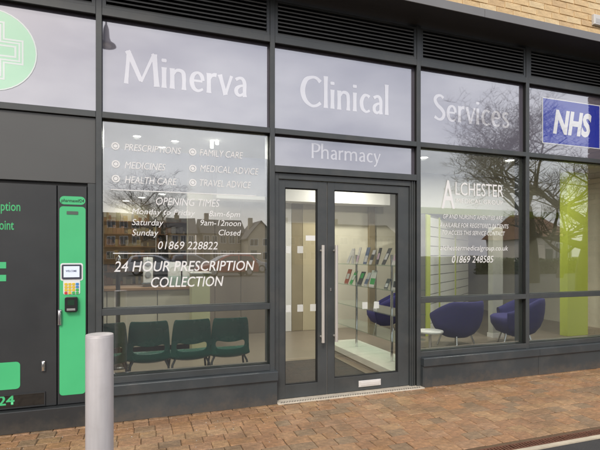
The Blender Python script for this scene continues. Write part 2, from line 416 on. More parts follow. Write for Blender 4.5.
obj('loose_grit', gr, mat('grit', (.3, .25, .2), .9, rand=('island', [(.42, .40, .36), (.16, .11, .07), (.10, .08, .06), (.30, .22, .14), (.55, .53, .48)])), pv, kind='stuff')
# rust-brown slotted drain channel
dc = thing('drain_channel', 'rusty brown slotted drain channel between the block paving and the pale kerb', 'drain', (3, (YC0 + YC1) / 2, 0))
RUST = mat('rusty_iron', (0.13, 0.055, 0.03), 0.8, var=0.3, vscale=25, bump=0.4)
obj('channel', MB().box(KX0, KX1, YC1 + .001, YC0 - .001, -.055, -.02), mat('drain_dark', (0.02, 0.015, 0.012), 0.9), dc)
gmb = MB(); gl_ = 0.5
gmb.box(0, gl_ - .004, YC1 + .003, YC1 + .014, -.019, .001); gmb.box(0, gl_ - .004, YC0 - .014, YC0 - .003, -.019, .001)
for k in range(17):
    gmb.box(.004 + k * .029, .018 + k * .029, YC1 + .0145, YC0 - .0145, -.019, 0)
gm = gmb.mesh('grate', RUST)
for k in range(26): obj('grate', gm, None, dc, (-1.0 + k * gl_, 0, 0))

# ================================================================== SETTING: shop interior shell
CEIL = 3.0
FLOORM = mat('vinyl_floor', (0.24, 0.20, 0.155), 0.35, var=0.10, vscale=1.5, stretch=(1, 8, 1))
struct('interior_floor', MB().box(-3.0, 9.0, .13, 10.0, -.05, .004), FLOORM)
struct('ceiling', MB().box(-3.0, 9.0, .13, 10.0, CEIL, CEIL + .1), mat('ceiling_tile', (.42, .41, .39), .8, var=.03))
struct('interior_wall', MB().box(-3.0, 9.0, 10.0, 10.1, 0, CEIL), CREAM)
struct('interior_wall', MB().box(-3.1, -3.0, .13, 10.1, 0, CEIL), CREAM)
struct('interior_wall', MB().box(9.0, 9.1, .13, 10.1, 0, CEIL), CREAM)
struct('interior_wall', MB().box(1.15, 6.15, 4.0, 4.12, 0.005, CEIL - .002), CREAM)      # behind the entrance
struct('bulkhead', MB().box(1.6, 5.0, 3.55, 3.995, 2.44, CEIL - .002), WHITE)
struct('bulkhead', MB().box(5.17, 8.9, 3.0, 3.35, 2.36, CEIL - .002), WHITE)
struct('bulkhead', MB().box(5.15, 8.9, 2.98, 3.37, 2.24, 2.359), mat('shaded_lime', (.20, .24, .035), .6, var=.05))  # lime underside, its shade put into the colour as dark olive

# ================================================================== SHOP BUILDING
B = thing('shop_building', 'dark grey framed clinic shopfront with white lettering under a buff brick wall', 'building', (0, 0, 0))
MX = [-1.57, 0.0, 1.564, 3.237, 4.778, 6.32]
CAPY = -.06
def bar(name, x0, x1, z0, z1, back=.12, vertical=True):
    mb = MB()
    mb.fbox(x0, x1, CAPY, CAPY + .014, z0, z1, .0025, 0)
    e = .006
    if vertical: mb.box(x0 + e, x1 - e, CAPY + .0145, -.001, z0 + .002, z1 - .002, 1)
    else: mb.box(x0, x1, CAPY + .0145, -.001, z0 + e, z1 - e, 1)
    if vertical: mb.box(x0 - .004, x1 + .004, .0075, back, z0, z1, 0)
    else: mb.box(x0 + .001, x1 - .001, .0075, back - .01, z0 + .001, z1 - .001, 0)
    return obj(name, mb, [FRAME, GASKET], B)
HW = .0245
Z_SILL, Z_R0, Z_R1, Z_T0, Z_T1, Z_L0, Z_L1, Z_TOP = .325, .925, .983, 2.648, 2.702, 3.54, 3.608, 3.96
for i, x in enumerate(MX):
    door_side = i in (2, 3)
    bar('mullion', x - HW, x + HW, .0 if door_side else .245, Z_TOP + .02)
for i in range(5):
    x0, x1 = MX[i] + HW + .0005, MX[i + 1] - HW - .0005
    bar('transom', x0, x1, Z_L0, Z_L1, vertical=False)
    bar('transom', x0, x1, Z_T0, Z_T1, vertical=False)
    if i in (1, 3, 4):
        bar('transom', x0, x1, Z_R0, Z_R1, vertical=False)
        bar('transom', x0, x1, .327, .385, vertical=False)
    if i == 2: bar('transom', x0, x1, 2.272, 2.338, vertical=False)
# sign panels: white film behind glass
def sign_mat(name, rgb, ior=3.7):
    m = mat(name, rgb, 0.35, var=0.03, vscale=1.0, coat=1.0)
    b = m.node_tree.nodes['Principled BSDF']; b.inputs['Coat Roughness'].default_value = 0.02; b.inputs['Coat IOR'].default_value = ior
    return m
FILM = sign_mat('sign_film', (0.13, 0.122, 0.155))
LETTER = sign_mat('sign_letter', (0.50, 0.49, 0.51))
def pane(name, i, z0, z1, m, y=0.0, t=.0065):
    x0, x1 = MX[i] + HW - .012, MX[i + 1] - HW + .012
    return obj(name, MB().box(x0, x1, y, y + t, z0 - .012, z1 + .012), m, B)
signs = [pane('sign_panel', i, Z_T1, Z_L0, FILM) for i in range(5)]
pharm = pane('sign_panel', 2, 2.338, Z_T0, FILM)
LY = -.003
flared('Minerva', (124, 83), (248, 97.7), 50, LY, LETTER, signs[1])
flared('Clinical', (300.5, 106.5), (389.6, 114), 76, LY, LETTER, signs[2], track=.07)
flared('Services', (433.3, 120), (509.3, 127.7), 94, LY, LETTER, signs[3])
flared('Pharmacy', (311.5, 157.5), (380.5, 163.5), 142.5, LY, LETTER, pharm)
# green cross roundel
gx, gz = -.822, 3.142
LG = sign_mat('roundel_green', (0.08, 0.50, 0.14)); LGW = sign_mat('roundel_white', (0.45, 0.55, 0.45))
lo = obj('logo', disc(MB(), gx, gz, .330, LY), LG, signs[0])
obj('logo_rim', disc(MB(), gx, gz, .340, LY - .0006, r0=.330), LGW, signs[0])
cm = MB()
def cross_ring(mb, a, b, t, Y):       # outline of a cross, arm length a, half width b, line t
    def pts(a, b): return [(-b, a), (b, a), (b, b), (a, b), (a, -b), (b, -b), (b, -a), (-b, -a), (-b, -b), (-a, -b), (-a, b), (-b, b)]
    o = pts(a, b); n = pts(a - t, b - t)
    mb.add([(gx + p[0], Y, gz + p[1]) for p in o] + [(gx + p[0], Y, gz + p[1]) for p in n], [(k, (k + 1) % 12, (k + 1) % 12 + 12, k + 12) for k in range(12)])
cross_ring(cm, .240, .104, .014, LY - .0006); cross_ring(cm, .216, .080, .013, LY - .0006); cross_ring(cm, .188, .050, .015, LY - .0006)
obj('logo_cross', cm, LGW, signs[0])
# NHS plate on the fourth panel
NB = sign_mat('plate_blue', (0.008, 0.028, 0.36), 2.3); NW = sign_mat('plate_white', (0.72, 0.74, 0.76), 2.3)
nx0, nz1 = fac(543, 98, LY); _, nz0 = fac(543, 142.2, LY); nx1, _ = fac(599.3, 104, LY)
obj('sign_plate_border', MB().box(nx0 - .012, nx1 + .012, LY - .0006, LY, nz0 - .012, nz1 + .012), NW, signs[4])
obj('sign_plate', MB().box(nx0, nx1, LY - .002, LY - .0012, nz0, nz1), NB, signs[4])
ptext('NHS', (553, 133.2), (591.5, 135.3), 111.6, LY - .003, NW, signs[4], shear=.22, bold=.045, spacing=1.0)
# louvre panels
SLAT = mat('louvre_metal', (0.085, 0.088, 0.086), 0.5, var=0.1, vscale=4)
for i in range(5):
    x0, x1 = MX[i] + HW + .002, MX[i + 1] - HW - .002
    z0, z1 = Z_L1 + .001, Z_TOP
    fr = MB(); t = .030; yf, yb = -.052, .06
    fr.box(x0, x0 + t, yf, yb, z0, z1, 0); fr.box(x1 - t, x1, yf, yb, z0, z1, 0)
    fr.box(x0 + t, x1 - t, yf, yb, z0, z0 + .022, 0); fr.box(x0 + t, x1 - t, yf, yb, z1 - .02, z1, 0)
    fr.box(x0 + t, x1 - t, yb - .01, yb + .01, z0 + .022, z1 - .02, 1)
    lp = obj('louvre_panel', fr, [FRAME, GASKET], B)
    n = 8; h = (z1 - z0 - .042) / n
    sm = MB(); a = (x0 + t + .002, x1 - t - .002)
    # a blade sloping down and outwards with a drip lip
    prof = [(-.048, .000), (-.044, -.012), (-.040, -.001), (.035, .036), (.035, .042)]
    v = [(xx, p[0], p[1]) for xx in a for p in prof]; k = len(prof)
    sm.add(v, [tuple(range(k)), tuple(reversed(range(k, 2 * k)))] + [(q, q + k, (q + 1) % k + k, (q + 1) % k) for q in range(k)])
    me = sm.mesh('slat', SLAT)
    for q in range(n): obj('slat', me, None, lp, (0, 0, z0 + .036 + q * h))
# canopy: soffit, fascia and the brick wall above
FY = -.44; ZF0, ZF1 = 3.985, 4.075
obj('soffit', MB().box(-4, 9, FY + .012, .14, ZF0 + .006, ZF0 + .05), mat('soffit_metal', (0.045, 0.046, 0.047), 0.6, var=0.1), B)
for k in range(5):
    x0 = -4 + k * 2.6
    obj('fascia', MB().box(x0 + .002, x0 + 2.598, FY, FY + .011, ZF0, ZF1), mat('fascia_grey', (.19, .19, .19), .45, var=.08, vscale=2), B, bevel=.002)
WY = FY + .03
wl = obj('wall', MB().box(-4, 9, WY + .007, .3, ZF0 + .052, 6.2), MORTAR, B)
bl, bh, jt = .215, .065, .010
bmesh_ = []
for q in range(4):
    mb = MB().fbox(-bl / 2 - .0015, bl / 2 + .0015, 0, .05, -.0015, bh + .0015, .003)
    mb.v = [(a + rnd.uniform(-.0025, .0025), b + (rnd.uniform(-.002, .002) if b < .02 else 0), c + rnd.uniform(-.002, .002)) for a, b, c in mb.v]
    bmesh_.append(mb.mesh('brick', BRICK))
rest = MB(); r = 0; z = ZF1 + .004
while z < 6.1:
    x = -4 + (0 if r % 2 else (bl + jt) / 2)
    while x < 9 - bl:
        px, py = proj(x + bl / 2, WY, z + bh / 2)
        if 380 < px < 620 and -12 < py < 60:
            obj('brick', rnd.choice(bmesh_), None, wl, (x + bl / 2, WY + rnd.uniform(-.002, .002), z))
        else:
            rest.fbox(x, x + bl, WY + rnd.uniform(-.002, .002), WY + .05, z, z + bh, .004)
        x += bl + jt
    z += bh + jt; r += 1
obj('brick_field', rest, BRICKI, wl, kind='stuff')
# small white plate on the bricks
bx0, bz1 = fac(591.5, 15, WY); bx1, bz0 = fac(606, 28.5, WY)
pl = obj('wall_plate', MB().fbox(bx0, bx1, WY - .035, WY - .001, bz0, bz1, .006), mat('plate_grey_white', (0.62, 0.61, 0.58), .5, var=.05), B)
obj('plate_inset', MB().box(bx0 + .03, bx1 - .03, WY - .037, WY - .0355, bz0 + .02, bz1 - .05), mat('plate_grey', (0.45, 0.45, 0.44), .5), pl)
# brick pier that closes the shopfront on the right
pr_ = obj('brick_pier', MB().box(6.52, 7.4, -.51, .3, 0, 6.2), mat('dark_mortar', (.16, .12, .08), .9, var=.1, vscale=30), B)
rest = MB(); z = .012; r = 0
while z < 6.0:
    yy = -.53 + (0 if r % 2 else -.11)
    while yy < .2:
        a0, a1 = max(yy, -.53), min(yy + bl, .2)
        if a1 - a0 > .03: rest.box(6.505, 6.56, a0, a1, z, z + bh)
        yy += bl + jt
    x = 6.56 + (.0 if r % 2 else .11) + jt
    while x < 7.3:
        rest.box(x, min(x + bl, 7.4), -.53, -.47, z, z + bh); x += bl + jt
    z += bh + jt; r += 1
obj('brick_field', rest, DBRICKI, pr_, kind='stuff')
obj('filler_panel', MB().box(6.346, 6.519, -.03, .1, 0, Z_TOP), FRAME, B)

# ---- windows
SGR = mat('vinyl_letter_white', (0.80, 0.80, 0.79), 0.5)
win = pane('window_pane', 1, Z_R1, Z_T0, GLASS); lowp = pane('window_pane', 1, .385, Z_R0, LGLASS)
winr = pane('window_pane', 3, Z_R1, Z_T0, GLASS); pane('window_pane', 3, .385, Z_R0, LGLASS)
pane('window_pane', 4, Z_R1, Z_T0, GLASS); pane('window_pane', 4, .385, Z_R0, LGLASS)
IT = .20
T = lambda s, p0, p1, top, par=win, **k: ptext(s, p0, p1, top, LY, SGR, par, shear=k.pop('shear', IT), **k)
T('PRESCRIPTIONS', (124.6, 150), (181, 154.6), 143.4); T('MEDICINES', (124.8, 168.4), (165.6, 170.6), 161.6); T('HEALTH CARE', (125, 183), (176.6, 185.2), 176.2)
T('FAMILY CARE', (199.6, 155.8), (243, 158.6), 149.2); T('MEDICAL ADVICE', (200, 171.4), (258.6, 175), 164.8); T('TRAVEL ADVICE', (199.6, 185.6), (251, 188.6), 179)
for (px, py) in ((115.4, 146), (115.8, 164), (115.8, 178.6), (192.6, 152), (192.8, 168.4), (192.8, 182.6)):
    cx, cz = fac(px, py, LY); mb = MB()
    disc(mb, cx, cz, .034, LY, 28, r0=.022); disc(mb, cx, cz, .016, LY, 20)
    obj('bullet', mb, SGR, win)
def rule(p0, p1, t=.008):
    x0, z0 = fac(*p0, Y=LY); x1, z1 = fac(*p1, Y=LY); z = (z0 + z1) / 2
    obj('rule_line', MB().box(x0, x1, LY - .0004, LY, z - t / 2, z + t / 2), SGR, win)
rule((111, 189.8), (256, 195.6)); rule((113, 253.7), (261, 253.2))
T('OPENING TIMES', (156, 205), (219.6, 206.6), 197.6)
T('Monday to Friday', (132, 214), (195, 215.5), 208.4); T('8am-6pm', (209, 216.4), (240, 217), 210.8)
T('Saturday', (132, 225), (163.5, 225.6), 219); T('9am-12noon', (200.6, 225.5), (241, 226), 219.8)
T('Sunday', (132, 235.5), (158.5, 235.8), 229.4); T('Closed', (218.7, 235.4), (241, 235.4), 229.8)
T('01869 228822', (158, 249), (217.7, 249.5), 241.2)
T('24 HOUR PRESCRIPTION', (114, 272.7), (254.5, 269.3), 262.4, bold=.006); T('COLLECTION', (151, 287.4), (223.5, 285.8), 277.4, bold=.006)
# pale translucent vinyl band behind the list of services
xa, _ = fac(103, 150); xb, _ = fac(268, 150); _, zb1 = fac(103, 147); _, zb0 = fac(111, 189.8)
obj('vinyl_band', MB().box(xa, xb, .009, .0095, zb0, zb1), film_mat('lilac_film', (0.22, 0.20, 0.30), 0.45), win)
TR = lambda s, p0, p1, top, **k: ptext(s, p0, p1, top, LY, SGR, winr, **k)
TR('A', (441.5, 208.2), (454.8, 208.2), 180.6, bold=.01); TR('LCHESTER', (455.5, 195), (503.5, 197), 182.4)
TR('MEDICAL GROUP', (456.5, 203.2), (503, 204.4), 198.9)
TR('GP AND NURSING AMENITIES ARE', (443, 218.8), (502.5, 219.8), 214.6, shear=IT); TR('AVAILABLE FOR REGISTERED PATIENTS', (439.5, 227.6), (508.5, 227.9), 223.3, shear=IT)
TR('TO ACCESS THIS SERVICE CONTACT', (442, 235), (505, 235.2), 230.8, shear=IT); TR('alchestermedicalgroup.co.uk', (440, 250.6), (508, 250.2), 245.6, shear=IT)
TR('01869 248585', (452, 263), (493.5, 262.2), 256.2, shear=IT)
# ---- plinths and sills
def splash(m, top, rgb, amt):          # dried rain splash and dust on the lowest part of a metal face
    n = m.node_tree.nodes; l = m.node_tree.links; b = n['Principled BSDF']
    g = n.new('ShaderNodeNewGeometry'); sp = n.new('ShaderNodeSeparateXYZ'); l.new(g.outputs['Position'], sp.inputs[0])
    t = n.new('ShaderNodeTexNoise'); t.inputs['Scale'].default_value = 14; t.inputs['Detail'].default_value = 8; t.inputs['Roughness'].default_value = .7; l.new(g.outputs['Position'], t.inputs['Vector'])
    ad = n.new('ShaderNodeMath'); ad.operation = 'MULTIPLY_ADD'; ad.inputs[1].default_value = -.34; l.new(t.outputs['Fac'], ad.inputs[0]); l.new(sp.outputs['Z'], ad.inputs[2])
    mr = n.new('ShaderNodeMapRange'); mr.inputs['From Min'].default_value = top - .17; mr.inputs['From Max'].default_value = -.17; mr.inputs['To Max'].default_value = amt; l.new(ad.outputs[0], mr.inputs['Value'])
    mxn = n.new('ShaderNodeMix'); mxn.data_type = 'RGBA'; l.new(mr.outputs['Result'], mxn.inputs['Factor'])
    src = b.inputs['Base Color'].links[0].from_socket; l.new(src, mxn.inputs['A']); mxn.inputs['B'].default_value = (*rgb, 1); l.new(mxn.outputs['Result'], b.inputs['Base Color'])
DENTM = mat('plinth_metal', (0.046, 0.055, 0.060), 0.36, var=0.12, vscale=2.0, bump=0.03, bscale=8, dirt=((0.13, 0.125, 0.115), 0.35, 3.0))
splash(DENTM, .11, (.13, .105, .08), .45)
splash(KIOSK, .11, (.10, .085, .065), .4)
for x0, x1 in ((.0 - HW - .0, 1.600), (3.262, 4.9), (4.904, 6.5)):
    obj('plinth', MB().box(x0, x1, -.10, .12, 0, .234), DENTM, B, bevel=.003)
    obj('sill', MB().box(x0 - .004, x1 + (.004 if x1 < 2 else 0), -.125, .125, .236, .3255), DENTM, B, bevel=.006)
# ---- entrance doors
fj = MB()
fj.box(1.590, 1.636, -.03, .09, 0.004, 2.27); fj.box(3.142, 3.212, -.03, .09, 0.004, 2.27)
fj.box(3.158, 3.166, -.045, -.0305, 0.004, 2.27); fj.box(3.186, 3.194, -.045, -.0305, .004, 2.27)
fj.box(1.636, 3.142, -.03, .09, 2.212, 2.27)
obj('door_frame', fj, FRAME, B, bevel=.002)
obj('threshold', MB().box(1.60, 3.262, -.135, .12, 0.001, .014), mat('pale_threshold', (0.58, 0.52, 0.42), .6, var=.15, vscale=12), B, bevel=.003)
tb = MB()
for k in range(58):
    for q in range(2):
        tb.box(1.63 + k * .0275 + q * .013, 1.642 + k * .0275 + q * .013, -.125 + q * .02, -.112 + q * .02, .0145, .0175)
obj('tread_stud', tb, mat('stud_grey', (0.22, 0.20, 0.17), .6), B, kind='stuff')
def leaf(x0, x1, gx0, gx1, gz0, gz1):
    mb = MB(); y0, y1, z0, z1 = -.012, .045, .02, 2.207
    mb.box(x0, gx0, y0, y1, z0, z1); mb.box(gx1, x1, y0, y1, z0, z1)
    mb.box(gx0, gx1, y0, y1, z0, gz0); mb.box(gx0, gx1, y0, y1, gz1, z1)
    bd = .008
    d = obj('door', mb, FRAME, B, bevel=.0015)
    g = MB()
    g.box(gx0, gx0 + bd, y0 + .01, y1 - .01, gz0, gz1); g.box(gx1 - bd, gx1, y0 + .01, y1 - .01, gz0, gz1)
    g.box(gx0 + bd, gx1 - bd, y0 + .01, y1 - .01, gz0, gz0 + bd); g.box(gx0 + bd, gx1 - bd, y0 + .01, y1 - .01, gz1 - bd, gz1)
    obj('glazing_bead', g, GASKET, d)
    obj('door_pane', MB().box(gx0 + .001, gx1 - .001, .014, .020, gz0 + .001, gz1 - .001), DGLASS, d)
    return d
dl = leaf(1.640, 2.160, 1.708, 2.058, .150, 2.130)
dr = leaf(2.168, 3.138, 2.245, 3.004, .175, 2.130)
obj('brush_seal', MB().box(2.1605, 2.1675, .0, .03, .02, 2.205), mat('pale_seal', (0.35, 0.34, 0.31), .7), dl)
HBAR = mat('warm_steel', (0.61, 0.58, 0.53), 0.4, metal=0.45, var=0.05, vscale=3, stretch=(20, 20, 1))
for d, hx in ((dl, 2.092), (dr, 2.240)):
    mb = MB().tube([(hx, -.075, .565), (hx, -.075, 1.555)], .0165, 14)
    for zz in (.62, 1.50): mb.tube([(hx, -.075, zz), (hx + (.0), -.012, zz)], .011, 10)
    obj('pull_handle', mb, HBAR, d)
obj('lock_cylinder', MB().lathe([(.0, 0)], 3) if False else MB().box(2.192, 2.212, -.018, -.0125, 1.08, 1.115), CHROME, dr, bevel=.002)
lx0, lz0 = fac(358.5, 387.5, -.012); lx1, lz1 = fac(380.5, 378.5, -.012)
lp = obj('letter_plate', MB().fbox(lx0, lx1, -.024, -.0125, .057, .123, .004), mat('satin_aluminium', (0.72, 0.70, 0.67), .45, metal=.2, var=.05), dr)
obj('letter_flap', MB().fbox(lx0 + .02, lx1 - .02, -.030, -.0245, .073, .108, .003), MATS['satin_aluminium'], lp)
MAN = film_mat('frosted_square', (0.85, 0.87, 0.85), .38)
for d, xs in ((dl, (1.715, 1.846, 1.985)), (dr, (2.58, 2.72))):
    for zz in (1.51, .915):
        for k, xx in enumerate(xs):
            if zz > 1.2 and (d is dr or k == 2): continue
            obj('frosted_square', MB().box(xx, xx + .062, .0125, .0135, zz - .036, zz + .036), MAN, d)
obj('door_sticker', MB().box(1.937, 2.040, .0125, .0135, 1.602, 1.655), mat('sticker_white', (0.8, 0.8, 0.76), .5), dl)

# ---- infill above and around the machine
obj('infill_panel', MB().fbox(MX[0] + HW, -HW - .002, -.035, .02, 2.075, Z_T0 - .002, .003), mat('grey_panel', (0.085, 0.088, 0.086), .4, var=.06, vscale=1.5), B)
obj('frame_post', MB().box(-.090, -HW - .003, -.035, .08, 0.0, 2.073), FRAME, B, bevel=.002)

# ================================================================== PRESCRIPTION MACHINE
K = thing('collection_machine', 'dark grey prescription collection machine with bright green panels in the wall', 'machine', (-.75, 0, 0))
KY = -.045
obj('carcass', MB().box(-1.54, -.094, KY + .03, .9, .0, 2.07), GASKET, K)
obj('front_panel', MB().fbox(-1.53, -.329, KY, KY + .028, .185, 2.045, .003), KIOSK, K)
cp = obj('side_panel', MB().fbox(-.322, -.097, KY, KY + .028, .185, 2.045, .003), KIOSK, K)
obj('base_panel', MB().fbox(-1.54, -.092, -.115, KY + .028, .002, .180, .004), KIOSK, K)
fp = [o for o in K.children if o.name.startswith('front_panel')][0]
def rrect(mb, x0, x1, z0, z1, r, y0, y1, n=5):
    poly = []
    for cx, cz, a in ((x1 - r, z1 - r, 0), (x0 + r, z1 - r, 90), (x0 + r, z0 + r, 180), (x1 - r, z0 + r, 270)):
        for k in range(n + 1):
            t = R(a + 90 * k / n); poly.append((cx + r * math.cos(t), cz + r * math.sin(t)))
    poly.reverse()
    return mb.prism(poly, y0, y1)
def prect(a, b, Y=KY): 
    x0, z1 = fac(*a, Y=Y); x1, z0 = fac(*b, Y=Y); return x0, x1, z0, z1
DARKTXT = mat('dark_print', (0.01, 0.03, 0.02), .5)
q = (-.305, -.108, 1.885, 1.955)
obj('badge', rrect(MB(), *q, .034, KY - .002, KY), GREEN, cp)
put_text('pharmaself24', -.294, -.118, 1.906, .026, KY - .003, DARKTXT, cp, bold=.012, shear=.12)
obj('green_panel', rrect(MB(), -.307, -.106, .262, 1.868, .028, KY - .003, KY), GREEN, cp)
obj('card_slot', rrect(MB(), -.252, -.163, 1.800, 1.828, .005, KY - .006, KY - .0031), mat('slot_grey', (.09, .12, .10), .5), cp)
x0, x1, z0, z1 = -.300, -.126, 1.235, 1.385
SW = mat('fascia_white', (.78, .80, .80), .4)
obj('screen_backing', rrect(MB(), x0, x1, z0, z1, .018, KY - .005, KY - .0032), SW, cp)
obj('keypad_backing', rrect(MB(), x0 + .022, x1 - .022, 1.118, z0 + .006, .014, KY - .0058, KY - .0033), SW, cp)
obj('screen_bezel', rrect(MB(), x0 + .012, x1 - .012, z0 + .014, z1 - .012, .01, KY - .012, KY - .0052), mat('bezel_grey', (.05, .055, .08), .4), cp)
obj('screen', MB().box(x0 + .026, x1 - .026, KY - .0135, KY - .0122, z0 + .030, z1 - .026), mat('lit_screen', (.55, .6, .68), .3, emit=((.75, .85, 1.0), .35)), cp)
put_text('WELCOME', x0 + .042, x1 - .048, 1.310, .016, KY - .0142, mat('screen_ink', (.02, .03, .12), .5), cp, bold=.02)
YK_ = mat('key_yellow', (.75, .52, .04), .5); RK = mat('key_red', (.6, .04, .03), .5); GK = mat('key_green', (.05, .45, .1), .5); BK = mat('key_blue', (.05, .25, .55), .5)
for r_ in range(4):
    for c_ in range(4):
        m = YK_
        if c_ == 3: m = (BK, BK, GK, GK)[r_]
        if r_ == 3: m = (RK, YK_, GK, GK)[c_]
        a = x0 + .032 + c_ * .029; b = 1.216 - r_ * .025
        obj('key', rrect(MB(), a, a + .023, b - .02, b, .004, KY - .010, KY - .0060, 2), m, cp)
BLK = mat('black_plastic', (.012, .012, .013), .35, var=.1)
rd = obj('card_reader', rrect(MB(), -.262, -.165, .972, 1.098, .014, KY - .045, KY - .0035), BLK, cp, bevel=.003)
obj('reader_mouth', MB().box(-.246, -.181, KY - .048, KY - .0455, .985, 1.003), mat('reader_grey', (.3, .3, .29), .4), rd)
obj('reader_window', MB().box(-.240, -.187, KY - .0465, KY - .0452, 1.03, 1.075), mat('reader_dark_glass', (.02, .05, .03), .1), rd)
obj('lock_handle', MB().tube([(-.304, KY - .022, .872), (-.304, KY - .026, .90), (-.304, KY - .026, .955), (-.304, KY - .022, .982)], .013, 10).box(-.319, -.290, KY - .016, KY - .0032, .862, .992), CHROME, cp)
x_, z_ = fac(43.5, 366, KY)
obj('key_lock', MB().tube([(x_, KY - .018, z_ - .032), (x_, KY - .022, z_ - .012), (x_, KY - .022, z_ + .02), (x_, KY - .018, z_ + .036)], .011, 10).box(x_ - .014, x_ + .014, KY - .012, KY - .0005, z_ - .04, z_ + .045), CHROME, fp)
# printed words on the front panel; they run out of the picture on the left
GT = mat('green_print', (0.06, 0.46, 0.17), .5)
xr, zb = fac(20.3, 211, KY - .001); put_text('Prescription', xr - .335, xr, zb, .074, KY - .001, GT, fp, bold=.01)
xr, zb = fac(13.9, 229.7, KY - .001); put_text('Collection Point', xr - .43, xr, zb, .076, KY - .001, GT, fp, bold=.01)
for a, b in ((262, 268.4), (274.8, 281.2)):
    xr, z1 = fac(6.2, a, KY); _, z0 = fac(6.2, b, KY)
    obj('green_bar', MB().box(xr - .30, xr, KY - .002, KY - .0003, z0, z1), GREEN, fp)
xr, z1 = fac(20.2, 361.5, KY); _, z0 = fac(20.2, 388.5, KY)
obj('green_label', rrect(MB(), xr - .62, xr, z0, z1, .03, KY - .003, KY - .0003), GREEN, fp)
xr, z1 = fac(45.4, 391.3, KY); _, z0 = fac(45.4, 405, KY)
fl = MB(); xl = xr - .75
fl.box(xl, xr, KY - .012, KY - .0003, z1 - .008, z1); fl.box(xl, xr, KY - .012, KY - .0003, z0, z0 + .008); fl.box(xr - .008, xr, KY - .012, KY - .0003, z0 + .0085, z1 - .0085)
hatch = obj('delivery_hatch', fl, KIOSK, fp)
obj('hatch_window', MB().box(xl, xr - .0085, KY - .006, KY - .0006, z0 + .0085, z1 - .0085), mat('hatch_glass', (.012, .013, .013), .08, spec=.7), hatch)
xr2, zb = fac(14.5, 405, KY - .007)
put_text('24', xr2 - .118, xr2, zb + .006, .074, KY - .0075, GREEN, hatch, bold=.02)

# ================================================================== BOLLARD
bx, by = 0, 0
zb_ = F * .150 / 27.3
r_ = ray(99.6, VY); bx, by = CAMX + r_[0] * zb_, -D + r_[1] * zb_
BO = thing('bollard', 'pale satin steel bollard standing in front of the green machine', 'bollard', (bx, by, 0))
obj('post', MB().lathe([(.072, -.02), (.072, 1.006), (.071, 1.011), (.068, 1.014)], 40, (bx, by)), mat('satin_steel', (0.565, 0.54, 0.535), 0.48, metal=0.25, dirt=((.42, .39, .37), .35, 6.0), var=0.08, vscale=2.5, stretch=(12, 12, 1), bump=.02, bscale=60), BO)
obj('cap', MB().lathe([(.0712, 1.011), (.0714, 1.0145), (.069, 1.018), (.03, 1.020)], 40, (bx, by)), mat('satin_cap', (0.52, 0.49, 0.48), 0.5, metal=0.25, var=0.05), BO)
obj('base_collar', MB().lathe([(.095, -.01), (.095, .006), (.076, .012)], 32, (bx, by)), MATS['satin_steel'], BO)

# ================================================================== INSIDE THE SHOP
# ---- recessed ceiling lights
LAMP = mat('lamp_glow', (.9, .9, .9), .5, emit=((1.0, .95, .85), 9.0)); LRING = mat('lamp_ring', (.8, .8, .8), .4)
def downlight(x, y, label, power=16.0, r=.07):
    t = thing('downlight', label, 'light', (x, y, CEIL), group='recessed ceiling lights')
    obj('ring', MB().lathe([(r + .02, CEIL - .001), (r + .018, CEIL - .012), (r, CEIL - .012), (r, CEIL - .004)], 20, (x, y)), LRING, t)
    obj('lens', MB().lathe([(r - .001, CEIL - .003), (r - .004, CEIL - .008)], 20, (x, y)), LAMP, t)
    ld = bpy.data.lights.new('downlight_lamp', 'AREA'); ld.shape = 'DISK'; ld.size = 2 * r - .02; ld.energy = power; ld.color = (1, .94, .84)
    lo_ = bpy.data.objects.new('downlight_lamp', ld); link(lo_, t, (x, y, CEIL - .03))
def ceil_at(px, py):
    r = ray(px, py); t = (CEIL - .006 - EYE) / r[2]; return CAMX + r[0] * t, -D + r[1] * t
for (px, py), lb in zip(((137, 136), (175, 141), (162, 147)), ('front left', 'front right', 'rear middle')):
    downlight(*ceil_at(px, py), 'round ceiling light above the services lettering, %s of a cluster of three' % lb, 20, .05)
for k, (px, py) in enumerate(((101.5, 205.5), (112, 203), (126, 200.8), (142, 197.5), (162, 194))):
    downlight(*ceil_at(px, py), 'round ceiling light, %s from the left in the far row of five' % ('first', 'second', 'third', 'fourth', 'fifth')[k], 7, .09)
downlight(*ceil_at(423.5, 157.5), 'round ceiling light beside the mullion at the top of the blue chairs window', 14)
downlight(6.0, 1.5, 'added ceiling light that brightens the slat wall over the blue tub chairs', 42)  # added lamp, placed in front of the slat boards to whiten them
downlight(7.3, .85, 'added ceiling light that brightens the front of the lime green column', 24)  # added lamp, set forward so the column's front face comes out lit
downlight(2.3, 1.6, 'round ceiling light just inside the entrance doors', 30)
downlight(3.9, 3.0, 'added ceiling light that brightens the entrance behind the glass leaflet shelves', 34)  # extra lamp added to brighten the cream room beyond the doors
# two hanging tube lamps
TUBE = mat('tube_glow', (.9, .9, .85), .5, emit=((1.0, .95, .82), 6.0))
for px, h0, h1, side in ((212, 131.5, 148, 'longer left'), (217.2, 131.5, 144.5, 'shorter right')):
    z = 6.2; r = ray(px, VY); x, y = CAMX + r[0] * z, -D + r[1] * z
    zt = EYE + (VY - h0) / F * z; zb = EYE + (VY - h1) / F * z
    t = thing('tube_lamp', '%s one of two lit hanging tube lamps above the family care lettering' % side, 'lamp', (x, y, zt), group='hanging tube lamps')
    obj('tube', MB().tube([(x, y, zb), (x, y, zt)], .021, 10), TUBE, t)
    obj('cord', MB().tube([(x, y, zt), (x, y, CEIL - .001)], .004, 5), GASKET, t)

